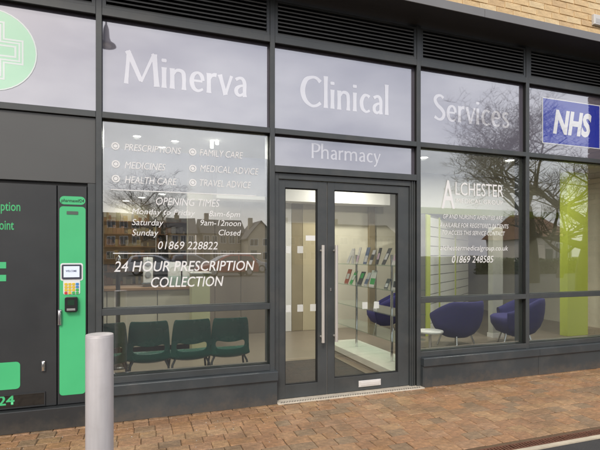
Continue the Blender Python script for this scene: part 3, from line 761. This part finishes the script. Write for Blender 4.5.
# ---- green waiting room chairs with their backs to the window
SHELL = mat('green_plastic', (0.008, 0.105, 0.070), 0.26, var=0.08, vscale=4, bump=.02, bscale=200)
CHLEG = mat('dark_steel', (0.05, 0.05, 0.05), 0.35, metal=.8)
def chair_mesh():
    prof = [(-.060, .805, .165), (-.056, .785, .180), (-.042, .71, .190), (-.024, .640, .196), (-.014, .610, .198), (-.010, .592, .199), (-.002, .495, .202), (.010, .450, .206), (.040, .405, .215), (.11, .378, .217), (.21, .388, .217), (.33, .424, .214), (.40, .425, .208), (.435, .405, .198), (.445, .385, .190)]
    us = [-1, -.90, -.76, -.42, 0, .42, .76, .90, 1]
    v, f = [], []
    for i, (y, z, w) in enumerate(prof):
        back = max(0, min(1, (.5 - y * 4) if z > .45 else 0))
        for u in us:
            yy = y + (.045 * u * u if z > .44 else 0)
            zz = z + (.018 * u * u if z < .45 and y < .38 else 0)
            if i in (4, 5): zz -= .048 * (1 - u * u)        # the upper edge of the slot hangs in a curve
            if i in (6,): zz -= .020 * (1 - u * u)
            if i in (7, 8, 9): zz -= .022 * (1 - abs(u) ** 2.5)
            v.append((u * w, yy, zz))
    n = len(us)
    for i in range(len(prof) - 1):
        for k in range(n - 1):
            if i == 5 and 2 <= k <= 5: continue
            f.append((i * n + k, i * n + k + 1, (i + 1) * n + k + 1, (i + 1) * n + k))
    return MB().add(v, f, 0, True)
def make_chair():
    t = thing('waiting_chair', 'x', 'chair', inplace=False)
    s = obj('shell', chair_mesh(), SHELL, t)
    m = s.modifiers.new('solid', 'SOLIDIFY'); m.thickness = .009; m.offset = 0
    m = s.modifiers.new('sub', 'SUBSURF'); m.levels = 2; m.render_levels = 2
    for sx in (-1, 1):
        obj('leg', MB().tube([(sx * .15, .10, .398), (sx * .185, .075, .33), (sx * .225, -.03, .0045)], .011, 8), CHLEG, t)
        obj('leg', MB().tube([(sx * .15, .34, .410), (sx * .185, .36, .33), (sx * .225, .43, .0045)], .011, 8), CHLEG, t)
        obj('rail', MB().tube([(sx * .150, .08, .396), (sx * .150, .36, .409)], .010, 8), CHLEG, t)
    return t
ch = make_chair()
names = ('leftmost green plastic waiting chair, partly behind the mullion and the steel bollard', 'second green plastic waiting chair from the left behind the glass',
         'third green plastic waiting chair from the left behind the glass', 'rightmost green plastic waiting chair behind the glass, nearest the doors')
CHY = .36
for k, px in enumerate((105.5, 149.0, 192.0, 230.5)):
    c = ch if k == 0 else copy_tree(ch)
    c.location = (fac(px, 330, CHY)[0], CHY, 0.004); c.rotation_euler.z = R((2, -2, 1.5, -3)[k])
    tag(c, names[k], 'chair', 'green waiting chairs in a row')

# ---- counter with its things, left room
COUNTER = mat('counter_cream', (0.62, 0.58, 0.46), .5, var=.03, vscale=2); WOODT = mat('worktop_wood', (0.30, 0.17, 0.08), .4, var=.2, vscale=3, stretch=(1, 12, 12))
ct = thing('counter', 'cream pharmacy counter with a wooden worktop behind the green chairs', 'counter', (0.4, 3.1, 0))
for k in range(5): obj('front_board', MB().fbox(-2.2 + k * .7, -2.2 + k * .7 + .69, 2.80, 2.83, .10, .93, .004), COUNTER, ct)
obj('kick_plate', MB().box(-2.2, 1.29, 2.86, 2.9, .005, .099), GASKET, ct)
obj('worktop', MB().box(-2.25, 1.33, 2.76, 3.45, .935, .975), WOODT, ct, bevel=.004)
obj('carcass', MB().box(-2.2, 1.29, 2.905, 3.4, .005, .93), WHITE, ct)
def at_y(px, Y): return fac(px, 300, Y)[0]
def zz_y(px, py, Y): return fac(px, py, Y)[1]
Yc = 3.0
PAPER = mat('paper', (.80, .80, .78), .7); 
x0, x1 = at_y(155, Yc), at_y(171, Yc)
mo = thing('monitor', 'black computer monitor standing on the pharmacy counter', 'monitor', ((x0 + x1) / 2, Yc, .975))
obj('display', MB().box(x0, x1, Yc, Yc + .035, 1.12, 1.50), BLK, mo, bevel=.006)
obj('stand', MB().box((x0 + x1) / 2 - .03, (x0 + x1) / 2 + .03, Yc + .036, Yc + .06, .985, 1.3), BLK, mo)
obj('foot', MB().box((x0 + x1) / 2 - .11, (x0 + x1) / 2 + .11, Yc - .06, Yc + .12, .976, .988), BLK, mo)
x0, x1 = at_y(143, Yc), at_y(153, Yc)
ms = thing('scales', 'white boxy machine with round dials left of the black monitor', 'machine', ((x0 + x1) / 2, Yc, .975))
obj('housing', MB().box(x0, x1, Yc - .02, Yc + .2, .976, 1.42), WHITE, ms, bevel=.012)
for zz in (1.34, 1.16): obj('dial', MB().tube([((x0 + x1) / 2, Yc - .032, zz), ((x0 + x1) / 2, Yc - .0205, zz)], .045, 18), mat('dial_grey', (.35, .36, .37), .3), ms)
obj('tray', MB().box(x0 - .02, x1 + .02, Yc - .09, Yc - .021, 1.02, 1.04), CHROME, ms)
for k, (a, b, c_, d_) in enumerate(((168, 181, 262, 297), (182.5, 190, 266, 298))):
    x0, x1 = at_y(a, 2.9), at_y(b, 2.9); z1, z0 = zz_y(a, c_, 2.9), .976
    t = thing('leaflet_holder', ('wide clear holder of white printed sheets on the counter right of the monitor', 'narrow clear holder of white leaflets at the right of the counter sheets')[k], 'leaflet holder', ((x0 + x1) / 2, 2.9, .975))
    obj('sheet', MB().box(x0, x1, 2.92, 2.924, z0 + .01, z1), PAPER, t); obj('sheet', MB().box(x0 + .012, x1 - .03, 2.905, 2.909, z0 + .01, z1 - .08), PAPER, t)
    obj('holder', MB().box(x0 - .01, x1 + .01, 2.89, 2.893, z0 + .01, z0 + .16), SHELFGLASS, t); obj('holder_base', MB().box(x0 - .01, x1 + .01, 2.89, 2.96, z0, z0 + .009), SHELFGLASS, t)
# display stand: cream pillar right of the counter
x0, x1 = at_y(192, 2.4), at_y(210, 2.4)
t = thing('display_pillar', 'cream square display pillar behind the two right hand green chairs', 'pillar', ((x0 + x1) / 2, 2.5, 0))
obj('shaft', MB().box(x0, x1, 2.4, 2.75, .005, 1.18), mat('pale_lime_laminate', (.62, .62, .36), .5, var=.03), t, bevel=.004)
obj('top', MB().box(x0 - .02, x1 + .02, 2.38, 2.77, 1.181, 1.205), WHITE, t, bevel=.003)
x0 = at_y(118, 2.0)
t = thing('barrier_post', 'slim dark queue barrier post left of the white machine', 'post', (x0, 2.0, .004))
obj('pole', MB().tube([(x0, 2.0, .02), (x0, 2.0, 1.38)], .028, 14), CHLEG, t); obj('foot', MB().lathe([(.16, .0045), (.16, .015), (.03, .035)], 24, (x0, 2.0)), CHLEG, t); obj('head', MB().lathe([(.034, 1.38), (.036, 1.44), (.02, 1.452)], 16, (x0, 2.0)), CHROME, t)
# medicine shelves on the back wall of the left room
t = thing('medicine_shelves', 'pale shelving full of small medicine boxes at the back of the dispensary', 'shelves', (-.6, 9.7, 0))
SX0, SX1 = -2.9, 2.6
for k in range(7): obj('shelf', MB().box(SX0, SX1, 9.6, 9.98, .25 + k * .36, .275 + k * .36), WOODT, t)
for x in (SX0 - .03, -1.05, .8, SX1): obj('upright', MB().box(x, x + .028, 9.58, 9.99, .005, 2.5), WHITE, t)
BOXM = mat('medicine_box', (.6, .6, .6), .6, rand=('island', [(.5, .42, .3), (.42, .27, .13), (.3, .27, .24), (.52, .4, .2), (.45, .42, .36), (.36, .33, .2), (.4, .22, .12)]))
for k in range(7):
    mb = MB(); x = SX0 + .05
    while x < SX1 - .1:
        bw = rnd.uniform(.05, .13)
        if rnd.random() < .8: mb.box(x, x + bw - .006, 9.62, 9.8, .276 + k * .36, .276 + k * .36 + rnd.uniform(.08, .26))
        x += bw
    obj('box_row', mb, BOXM, t, kind='stuff')

# ---- entrance: mat, glass display shelves with leaflets
dm = thing('door_mat', 'dark charcoal entrance mat just inside the doors', 'mat', (2.3, .9, .004))
obj('pile', MB().box(1.62, 2.92, .18, 1.55, .0045, .012), mat('charcoal_carpet', (.05, .047, .045), .95, var=.2, vscale=60, bump=.4, bscale=200), dm); obj('edging', MB().box(1.59, 2.95, .15, 1.58, .0042, .008), GASKET, dm)
DX0, DX1, DY0, DY1 = 3.05, 3.56, .20, 2.15
ds = thing('display_unit', 'low white platform with glass shelves on steel posts inside the right door', 'display unit', (3.3, 1.3, .004))
obj('platform', MB().box(DX0, DX1, DY0, DY1, .05, .135), mat('platform_white', (.58, .56, .49), .5, var=.05), ds, bevel=.006); obj('kick', MB().box(DX0 + .03, DX1 - .02, DY0 + .03, DY1 - .03, .0045, .049), mat('kick_grey', (.45, .43, .38), .6), ds)
for x, y in ((3.30, 1.60), (3.30, .62)): obj('post', MB().tube([(x, y, .1355), (x, y, 1.46)], .017, 12), CHROME, ds)
SZ = (.455, .755, 1.045, 1.335)
for z in SZ: obj('glass_shelf', MB().box(DX0 + .06, DX1 - .02, DY0 + .05, DY1 - .02, z - .012, z), SHELFGLASS, ds)
LC = {'w': (.50, .49, .46), 'b': (.10, .13, .20), 'r': (.30, .09, .06), 'g': (.05, .27, .08), 'k': (.05, .055, .06), 's': (.42, .42, .42), 'm': (.45, .33, .4)}
def leaflet(px, zi, wpx, h, c, c2, tilt, label):
    X = DX0 + .16; y = atx(px, X); z = SZ[zi] + .001
    wd = wpx * .0095; h *= rnd.uniform(.85, 1.1); tilt += rnd.uniform(-.1, .15); sh = rnd.uniform(-.05, .05); pv0 = rnd.choice((.12, .3, .5))
    t = thing('leaflet', label, 'leaflet', (X, y, z), group='leaflets on the glass shelves')
    mb = MB(); dx = h * math.sin(tilt); dz = h * math.cos(tilt)
    def slab(mb, u0, u1, v0, v1, off, th):
        q = []
        for o_ in (off, off + th):
            for (u, v_) in ((u0, v0), (u1, v0), (u1, v1), (u0, v1)):
                q.append((X + dx * v_ + o_ * math.cos(tilt), y + (u - .5) * wd + sh * v_, z + dz * v_ - o_ * math.sin(tilt) * 0))
        return mb.add(q, [(0, 1, 2, 3), (7, 6, 5, 4), (0, 4, 5, 1), (1, 5, 6, 2), (2, 6, 7, 3), (3, 7, 4, 0)])
    obj('cover', slab(mb, 0, 1, 0, 1, 0, .006), mat('leaflet_' + c, LC[c], .4), t)
    obj('print', slab(MB(), rnd.choice((0, .15)), rnd.choice((.85, 1)), pv0, pv0 + .38, -.0015, .001), mat('leaflet_' + c2, LC[c2], .4), t)
for a in ((347.5, 3, 9, .22, 'w', 's', .30, 'white leaflet, leftmost of those leaning on the top glass shelf'),
          (352.5, 3, 8, .25, 's', 'w', .25, 'grey leaflet, second from the left on the top glass shelf'),
          (356.5, 3, 7, .22, 'w', 'm', .30, 'white leaflet, third from the left on the top glass shelf'),
          (364.5, 3, 10, .22, 'b', 's', .28, 'dark blue leaflet, fourth from the left on the top glass shelf'),
          (376.5, 3, 7, .21, 'k', 'm', .28, 'narrow dark leaflet with a mauve patch on the top glass shelf'),
          (393.5, 3, 10, .20, 'w', 'm', .28, 'pale mauve leaflet nearest the door stile on the top glass shelf'),
          (370, 3, 8, .20, 's', 'k', .22, 'grey leaflet between the dark blue and the narrow dark one on the top glass shelf'),
          (383, 3, 9, .22, 'k', 's', .30, 'dark leaflet right of the narrow dark one on the top glass shelf'),
          (365, 2, 9, .19, 's', 'b', .25, 'grey booklet between the dark and the white booklets on the second glass shelf'),
          (394, 2, 9, .20, 'w', 'k', .25, 'white booklet nearest the door stile on the second glass shelf'),
          (375, 1, 10, .12, 'w', 's', .45, 'small white card alone on the third glass shelf'),
          (346, 2, 13, .22, 'r', 'w', .28, 'red and white booklet leftmost on the second glass shelf'),
          (350.5, 2, 9, .21, 'g', 'w', .35, 'bright green booklet beside the red one on the second glass shelf'),
          (359, 2, 13, .20, 'k', 'g', .28, 'dark booklet in the middle of the second glass shelf'),
          (371, 2, 15, .21, 'w', 'g', .28, 'white booklet with a green picture on the second glass shelf'),
          (385.5, 2, 9, .13, 'k', 's', .5, 'small dark leaflet lying back on the second glass shelf')): leaflet(*a)
# hallway panels behind the left leaf
PANEL = mat('beige_panel', (.52, .45, .30), .6, var=.05, vscale=2); PANEL2 = mat('brown_panel', (.30, .25, .16), .6, var=.08, vscale=2)
for k, (a, b, m) in enumerate(((284, 292, WHITE), (292.3, 303, PANEL2), (303.3, 320, PANEL), (370, 376, PANEL2))):
    x0, x1 = at_y(a, 3.9), at_y(b, 3.9)
    tag(obj('wall_panel', MB().fbox(x0, x1, 3.93, 3.995, .006, 2.5, .004), m), ('narrow white upright panel on the wall seen through the left door', 'brown upright panel on the wall seen through the left door',
        'wide beige upright panel on the wall seen through the left door', 'thin brown upright strip on the wall above the leaflets')[k], 'panel')

TAUPE = mat('dim_interior_taupe', (.20, .165, .125), .55, var=.12, vscale=2, stretch=(1, 1, .3))  # added panels, dark tone stands in for dim interior and brownish reflection
for k in range(3):
    x0 = 1.16 + k * .475
    tag(obj('wall_panel', MB().fbox(x0, x0 + .47, 3.95, 3.995, .006, 2.43, .004), TAUPE), ('first', 'second', 'third')[k] + ' added taupe panel from the counter, dark for the dim interior behind the opening times window', 'panel')
# ---- right room: white slat wall set at an angle, with lime strips
sx0, sy0 = at_y(426, 2.6), 2.6
ang = R(38); ca, sa = math.cos(ang), math.sin(ang)
SWL = 3.3
def sw(u, v_, z): return (sx0 + u * ca - v_ * sa, sy0 + u * sa + v_ * ca, z)
def swbox(mb, u0, u1, v0, v1, z0, z1):
    q = [sw(u, v_, z) for z in (z0, z1) for (u, v_) in ((u0, v0), (u1, v0), (u1, v1), (u0, v1))]
    return mb.add(q, [(0, 3, 2, 1), (4, 5, 6, 7), (0, 1, 5, 4), (1, 2, 6, 5), (2, 3, 7, 6), (3, 0, 4, 7)])
wall_s = struct('interior_wall', swbox(MB(), 0, SWL, .02, .12, .005, 2.19), mat('groove_grey', (.16, .16, .13), .7))
BOARD = mat('white_slat_board', (.78, .79, .74), .45, var=.04, vscale=3)
bm_ = None
for z in [.03 + .178 * k for k in range(12)]:
    for (u0, u1) in ((.24, .80), (.88, 2.02), (2.10, 3.28)):
        obj('board', swbox(MB(), u0, u1, .0, .018, z, z + .162), BOARD, wall_s)
for u0, u1 in ((.02, .225), (.81, .87), (2.03, 2.09)):
    obj('lime_strip', swbox(MB(), u0, u1, -.012, .0185, .006, 2.188), LIME, wall_s)
# white pillar and lime column
wp = thing('white_pillar', 'pale square pillar behind the lettering of the right hand window', 'pillar', (at_y(496, 2.2), 2.3, .004))
x0, x1 = at_y(493, 2.1), at_y(503, 2.1)
obj('shaft', MB().box(x0, x1, 2.1, 2.22, .08, 1.95), mat('pillar_grey', (.42, .42, .37), .7, var=.05), wp, bevel=.004); obj('skirting', MB().box(x0 - .012, x1 + .012, 2.088, 2.232, .0045, .0795), WHITE, wp)
lcx, lcy = grd(577, 336)
lc = thing('lime_column', 'bright lime green square column inside the right hand window', 'column', (lcx, lcy + .2, .004))
x0, x1 = at_y(567.5, lcy), at_y(588, lcy)
obj('shaft', MB().box(x0, x1, lcy, lcy + .16, .0045, CEIL - .05), LIME, lc, bevel=.004); obj('capital', MB().box(x0 - .01, x1 + .01, lcy - .01, lcy + .17, CEIL - .0495, CEIL - .004), WHITE, lc)
# ---- blue tub chairs
TUBM = mat('navy_fabric', (0.012, 0.010, 0.105), .8, var=.12, vscale=25, bump=.15, bscale=300); TUBS = mat('violet_fabric', (0.035, 0.030, 0.15), .8, var=.1, vscale=25)
def make_tub():
    t = thing('tub_chair', 'x', 'armchair', inplace=False)
    # shell: bowl swept round the back (facing +Y), rim highest behind
    nu, rows = 25, [(.00, .17, .22), (.30, .25, .20), (.62, .335, .29), (1.0, .385, .40), (1.0, .40, .56), (1.0, .395, .68)]
    v, f = [], []
    prof = [(.05, .135), (.17, .155), (.27, .215), (.338, .31), (.378, .42), (.396, .54), (.402, .65), (.396, .72), (.372, .74), (.345, .70), (.335, .58), (.33, .46), (.32, .42)]
    for k in range(nu):
        a = R(-28 - 0) + (math.pi + R(56)) * k / (nu - 1)       # from right arm, round the back (-Y), to left arm
        c, s_ = math.cos(a), -math.sin(a)
        fall = max(0.0, (abs(a - math.pi / 2) - .9) / 1.1)
        for (r, z) in prof:
            zz = .40 + (z - .40) * (1 - .60 * min(1, fall) ** 1.1) if z > .40 else z
            v.append((r * c, r * s_ * .93, zz))
    n = len(prof)
    for k in range(nu - 1):
        for i in range(n - 1): f.append((k * n + i, k * n + i + 1, (k + 1) * n + i + 1, (k + 1) * n + i))
    f.append(tuple(range(n))); f.append(tuple(reversed(range((nu - 1) * n, nu * n))))
    s = obj('shell', MB().add(v, f, 0, True), TUBM, t)
    obj('seat', MB().lathe([(.10, .15), (.25, .22), (.315, .33), (.325, .43), (.30, .455), (.15, .462)], 28), TUBS, t)
    for a in (45, 135, 225, 315):
        x, y = math.cos(R(a)), math.sin(R(a)); obj('leg', MB().tube([(x * .20, y * .20, .20), (x * .27, y * .27, .0005)], .013, 8), CHROME, t)
    return t
tub = make_tub()
for k, (px, py, rz, lb) in enumerate(((456, 346, 9, 'navy blue tub chair behind the window right of the doors, back to the glass'),
                                     (515, 345, 58, 'navy blue tub chair turned sideways behind the mullion near the lime column'),
                                     (384, 333, 60, 'navy blue tub chair seen beyond the glass shelves through the right door'))):
    c = tub if k == 0 else copy_tree(tub)
    x, y = grd(px, py); c.location = (x, y, .004); c.rotation_euler.z = R(rz); tag(c, lb, 'armchair', 'navy tub chairs'); c.scale = ((1.08, 1.08, 1.0), (1.16, 1.16, 1.05), (1, 1, 1))[k]
x, y = grd(430, 350)
lt = thing('low_table', 'low white round table between the glass shelves and the blue tub chair', 'table', (x, y, .004))
obj('top', MB().lathe([(.19, .27), (.20, .28), (.20, .295), (.192, .302)], 32, (x, y)), WHITE, lt); obj('stem', MB().tube([(x, y, .02), (x, y, .269)], .025, 12), CHROME, lt); obj('foot', MB().lathe([(.15, .0045), (.15, .012), (.03, .022)], 28, (x, y)), CHROME, lt)
tag(lt, lt['label'], 'table')
# ================================================================== ACROSS THE STREET (seen as reflections)
BARK = mat('bark', (0.035, 0.029, 0.022), .9, var=.3, vscale=6, bump=.5, bscale=20); TWIG = mat('twig', (0.035, 0.028, 0.022), .9, var=.2)
def tree(px, z, height, label, seed, lean=(0, 0), trunk=.22, levels=5, spread=.55, fork=.28, dens=(4, 5), thin=.007):
    rg = random.Random(seed); x, y = mirr(px, z)
    t = thing('bare_tree', label, 'tree', (x, y, -.01))
    big, small = MB(), MB()
    def grow(p, d, L, r, lv):
        n = 4; pts = [p]; rr = [r]; q = p.copy(); dd = d.copy()
        for k in range(n):
            dd = (dd + Vector((rg.uniform(-.16, .16), rg.uniform(-.16, .16), rg.uniform(-.06, .13)))).normalized()
            q = q + dd * L / n; pts.append(q.copy()); rr.append(r * (1 - .45 * (k + 1) / n))
        (big if lv < 3 else small).tube(pts, rr, 7 if lv < 2 else (4 if lv < 4 else 3), cap=False)
        if lv >= levels: return
        for k in range(rg.choice((4, 5, 6)) if lv < 3 else rg.choice(dens)):
            i = rg.choice((2, 3, 4, 4)) if lv else rg.choice((2, 3, 3, 4, 4))
            axis = Vector((rg.gauss(0, 1), rg.gauss(0, 1), rg.gauss(0, .35))).normalized()
            nd = (dd * (1 - spread) + axis * spread * 1.15 + Vector((0, 0, .10))).normalized()
            grow(pts[i], nd, L * (rg.uniform(.56, .80) if lv < 3 else rg.uniform(.52, .70)), max(rr[i] * rg.uniform(.55, .74), thin), lv + 1)
    grow(Vector((x, y, -.03)), Vector((lean[0], lean[1], 1)).normalized(), height * fork, trunk, 0)
    obj('trunk', big, BARK, t); obj('crown', small, TWIG, t)
    return t
tree(167, 55, 14.0, 'wide bare tree in front of the houses, reflected in the opening times window', 3, trunk=.34, levels=5, fork=.34)
tree(533, 25, 11.5, 'dense bare tree reflected beside the clinic lettering on the right window', 11, trunk=.30, levels=6, spread=.54, fork=.36, dens=(3, 4, 5), thin=.006)
tree(584, 19, 11.0, 'leaning bare tree with long boughs reflected behind the blue plate', 5, lean=(-.30, .15), trunk=.34, levels=6, spread=.60, fork=.34, dens=(2, 3, 4), thin=.005)
tree(560, 31, 11.0, 'smaller bare tree standing between the two larger ones, reflected below the blue plate', 23, trunk=.22, levels=5, spread=.58, fork=.30, dens=(3, 4))
WINM = mat('house_window', (.03, .035, .04), .08, spec=.8); UPVC = mat('white_upvc', (.75, .75, .73), .4)
def house(px0, px1, z, eave, ridge, wallrgb, roofrgb, label, floors=2, wins=3, gable=False, flat=False):
    pxm = (px0 + px1) / 2; xm, ym = mirr(pxm, z)
    def xat(px):
        r = ray(px, VY); return CAMX + r[0] * (D - ym) / r[1]
    x0, x1 = xat(px0), xat(px1); ez = EYE + (VY - eave) / F * z; rz = EYE + (VY - ridge) / F * z
    dp = 8.0; yb = ym - dp
    t = thing('house' if not flat else 'apartment_block', label, 'house' if not flat else 'building', (xm, ym, -.01))
    wm = mat('wall_%02x%02x%02x' % tuple(int(c * 99) for c in wallrgb), wallrgb, .85, var=.12, vscale=.6)
    rm = mat('roof_%02x%02x%02x' % tuple(int(c * 99) for c in roofrgb), roofrgb, .8, var=.2, vscale=2)
    mb = MB()
    if gable:
        poly = [(x0, -.02), (x1, -.02), (x1, ez), (xm, rz), (x0, ez)]; mb.prism(poly, ym, yb)
    else: mb.box(x0, x1, yb, ym, -.02, ez)
    wl_ = obj('wall', mb, wm, t)
    rb = MB(); o = .35
    if flat: rb.box(x0 - .2, x1 + .2, yb - .2, ym + .2, ez + .002, rz)
    elif gable:
        for s in (0, 1):
            xe = (x0 - o) if s == 0 else (x1 + o); ze = ez - o * (rz - ez) / (xm - x0)
            rb.prism([(xe, ze + .02), (xm, rz + .02), (xm, rz + .2), (xe, ze + .2)], ym + o, yb - o)
    else:
        yq = (ym + yb) / 2
        v = [(x0 - o, ym + o, ez), (x1 + o, ym + o, ez), (x1 + o, yb - o, ez), (x0 - o, yb - o, ez), (x0 - o, yq, rz), (x1 + o, yq, rz)]
        rb.add(v, [(0, 1, 5, 4), (2, 3, 4, 5), (1, 2, 5), (3, 0, 4), (3, 2, 1, 0)])
    rf = obj('roof', rb, rm, t)
    if not flat: obj('chimney', MB().box(x0 + .9, x0 + 1.6, (ym + yb) / 2 - .35, (ym + yb) / 2 + .35, ez, rz + .9), wm, rf)
    fh = ez / floors; W = (x1 - x0) / wins
    for fl_ in range(floors):
        for k in range(wins):
            cx = x0 + W * (k + .5); z0 = fh * fl_ + fh * .36; z1 = fh * fl_ + fh * .82; ww = min(.65, W * .3)
            if fl_ == 0 and k == 0:
                d_ = obj('door', MB().box(cx - .5, cx + .5, ym + .002, ym + .06, 0, 2.1), mat('house_door', (.08, .10, .09), .5), t); obj('handle', MB().box(cx + .32, cx + .42, ym + .061, ym + .09, 1.0, 1.05), CHROME, d_); continue
            wn = obj('window', MB().box(cx - ww - .06, cx + ww + .06, ym + .002, ym + .05, z0 - .06, z1 + .06), UPVC, t)
            obj('pane', MB().box(cx - ww, cx - .03, ym + .051, ym + .056, z0, z1).box(cx + .03, cx + ww, ym + .051, ym + .056, z0, z1), WINM, wn)
house(40, 141, 72, 217, 212, (.36, .22, .10), (.25, .18, .12), 'three storey brown brick block reflected at the left of the opening times window', 3, 8, flat=True)
house(141, 166, 78, 228, 217, (.45, .33, .20), (.16, .12, .10), 'buff house reflected left of the bare tree', 2, 3)
house(170, 196, 70, 233, 215, (.50, .40, .26), (.10, .095, .095), 'cream house with a dark roof reflected right of the bare tree', 2, 3)
house(203, 243, 74, 233, 217, (.36, .30, .22), (.085, .08, .08), 'long dark roofed house reflected beside the opening hours', 2, 5)
house(248, 274, 70, 237, 221, (.52, .46, .34), (.10, .10, .10), 'small gabled house reflected at the right edge of the opening times window', 2, 2, gable=True)
house(286, 330, 76, 236, 221, (.40, .30, .20), (.12, .10, .09), 'brown house reflected faintly in the left door', 2, 4)
house(338, 396, 80, 236, 223, (.44, .38, .28), (.11, .10, .10), 'pale house reflected faintly in the right door', 2, 5)
house(544, 572, 46, 238, 213, (.50, .46, .40), (.24, .125, .075), 'bungalow with a terracotta roof reflected beside the lime column', 1, 3)
# clipped hedge in front of the bungalow
hx, hy = mirr(546, 38); hm = MB(); rg = random.Random(2)
for k in range(5200):
    p = Vector((hx + rg.uniform(-7, 7), hy + rg.uniform(-.5, .5), rg.uniform(0, 1.25))); a = Vector((rg.gauss(0, 1), rg.gauss(0, 1), rg.gauss(0, 1))).normalized() * .11; b = Vector((rg.gauss(0, 1), rg.gauss(0, 1), rg.gauss(0, 1))).normalized() * .07
    hm.add([p - a, p + b, p + a, p - b], [(0, 1, 2, 3)])
hg = thing('hedge', 'low dark green clipped hedge in front of the terracotta roofed bungalow', 'hedge', (hx, hy, -.01))
lv_ = obj('foliage', hm, mat('hedge_leaf', (.045, .07, .02), .8, var=.4, vscale=3), hg, kind='stuff')
obj('stems', MB().box(hx - 6.9, hx + 6.9, hy - .3, hy + .3, -.01, 1.0), mat('hedge_core', (.03, .035, .015), .9, var=.3), hg)
# parked cars
TYRE = mat('tyre', (.015, .015, .015), .85); CGL = mat('car_glass', (.02, .025, .03), .05, spec=.8)
def car(px, z, rgb, label, rz, mname):
    x, y = mirr(px, z); t = thing('parked_car', label, 'car', (x, y, -.01), R(rz), 'cars parked across the street', inplace=False)
    pm_ = mat('paint_' + mname, rgb, .3, var=.03, coat=.8)
    lower = [(-2.1, .28), (2.05, .28), (2.12, .5), (2.08, .72), (1.3, .88), (-2.0, .95), (-2.12, .7)]
    upper = [(-2.0, .95), (-1.75, 1.36), (-1.4, 1.46), (.05, 1.46), (.45, 1.36), (1.3, .88)]
    def loft(poly, w0, w1, zlo, zhi):
        n = len(poly); v = []
        for s in (-1, 1):
            for (a, b) in poly:
                k = (b - zlo) / (zhi - zlo); v.append((a, s * (w0 + (w1 - w0) * k), b))
        return MB().add(v, [tuple(reversed(range(n))), tuple(range(n, 2 * n))] + [(i, (i + 1) % n, (i + 1) % n + n, i + n) for i in range(n)])
    b = obj('body', loft(lower, .86, .88, .28, .95), pm_, t, bevel=.06)
    obj('cabin', loft(upper, .86, .64, .88, 1.46), pm_, t, bevel=.05)
    for s in (-1, 1):
        g = [(-1.72, .98), (-1.58, 1.32), (-.55, 1.38), (-.55, .96)]; g2 = [(-.47, .96), (-.47, 1.38), (.02, 1.37), (.36, 1.28), (.98, .95)]
        for q in (g, g2):
            v = [(a, s * (.868 - .22 * (b_ - .88) / .58), b_) for a, b_ in q]
            v += [(a, yv - s * .02, b_) for a, yv, b_ in v]; n = len(q)
            obj('window', MB().add(v, [tuple(range(n)), tuple(reversed(range(n, 2 * n)))] + [(i, (i + 1) % n, (i + 1) % n + n, i + n) for i in range(n)]), CGL, t)
    for a0, b0, a1, b1 in ((.50, 1.35, 1.27, .93), (-1.79, 1.34, -1.99, 1.0)):
        v = [(a0 + .015 * (1 if a0 > 0 else -1), -.62, b0 + .01), (a0 + .015 * (1 if a0 > 0 else -1), .62, b0 + .01), (a1 + .015 * (1 if a0 > 0 else -1), .78, b1 + .01), (a1 + .015 * (1 if a0 > 0 else -1), -.78, b1 + .01)]
        obj('windscreen' if a0 > 0 else 'rear_window', MB().add(v, [(0, 1, 2, 3)]), CGL, t)
    for wx in (-1.3, 1.32):
        for s in (-1, 1):
            wq = obj('wheel', MB().tube([(wx, s * .72, .315), (wx, s * .90, .315)], .315, 22), TYRE, t)
            obj('rim', MB().tube([(wx, s * .901, .315), (wx, s * .912, .315)], .20, 16), CHROME, wq)
    for s in (-1, 1):
        obj('headlight', MB().box(1.98, 2.10, s * .62 - .16, s * .62 + .16, .62, .74), mat('headlight', (.7, .7, .7), .1), t, bevel=.02); obj('tail_light', MB().box(-2.13, -2.04, s * .66 - .12, s * .66 + .12, .68, .86), mat('tail_light', (.4, .01, .01), .2), t, bevel=.02)
car(156, 34, (.65, .65, .66), 'white car parked below the bare tree, reflected behind the phone number', 8, 'white')
car(192, 42, (.30, .31, .33), 'silver car parked in front of the cream house reflection', -4, 'silver')
car(246, 40, (.42, .43, .44), 'pale grey car parked in front of the gabled house reflection', 4, 'grey')
car(228, 33, (.35, .02, .015), 'red car parked in front of the long dark roofed house reflection', 172, 'red')
# heritage street lamp
lx, ly = mirr(98.6, 9.6)
LM = mat('lamp_iron', (.010, .009, .022), .45, var=.1)
sl = thing('street_lamp', 'dark blue bell shaped street lamp reflected beside the first mullion', 'lamp', (lx, ly, -.01))
ztop = EYE + (VY - 24) / F * 9.6; zlow = EYE + (VY - 46.5) / F * 9.6
ax = lx + .145
obj('column', MB().tube([(lx, ly, -.03), (lx, ly, 1.0), (lx, ly, ztop + .1)], [.07, .045, .03], 12), LM, sl)
obj('arm', MB().tube([(lx, ly, ztop + .05), (lx + .06, ly, ztop + .12), (ax, ly, ztop + .10), (ax, ly, ztop)], .018, 8), LM, sl)
lsh = obj('lamp_shade', MB().lathe([(.03, ztop), (.055, ztop - .08), (.07, ztop - .26), (.10, ztop - .34), (.19, ztop - .40), (.20, ztop - .43), (.17, ztop - .432), (.10, ztop - .37)], 24, (ax, ly)), LM, sl)
obj('lamp_glass', MB().lathe([(.10, ztop - .372), (.11, ztop - .43), (.06, ztop - .47)], 16, (ax, ly)), mat('lamp_opal', (.6, .6, .62), .3), lsh)
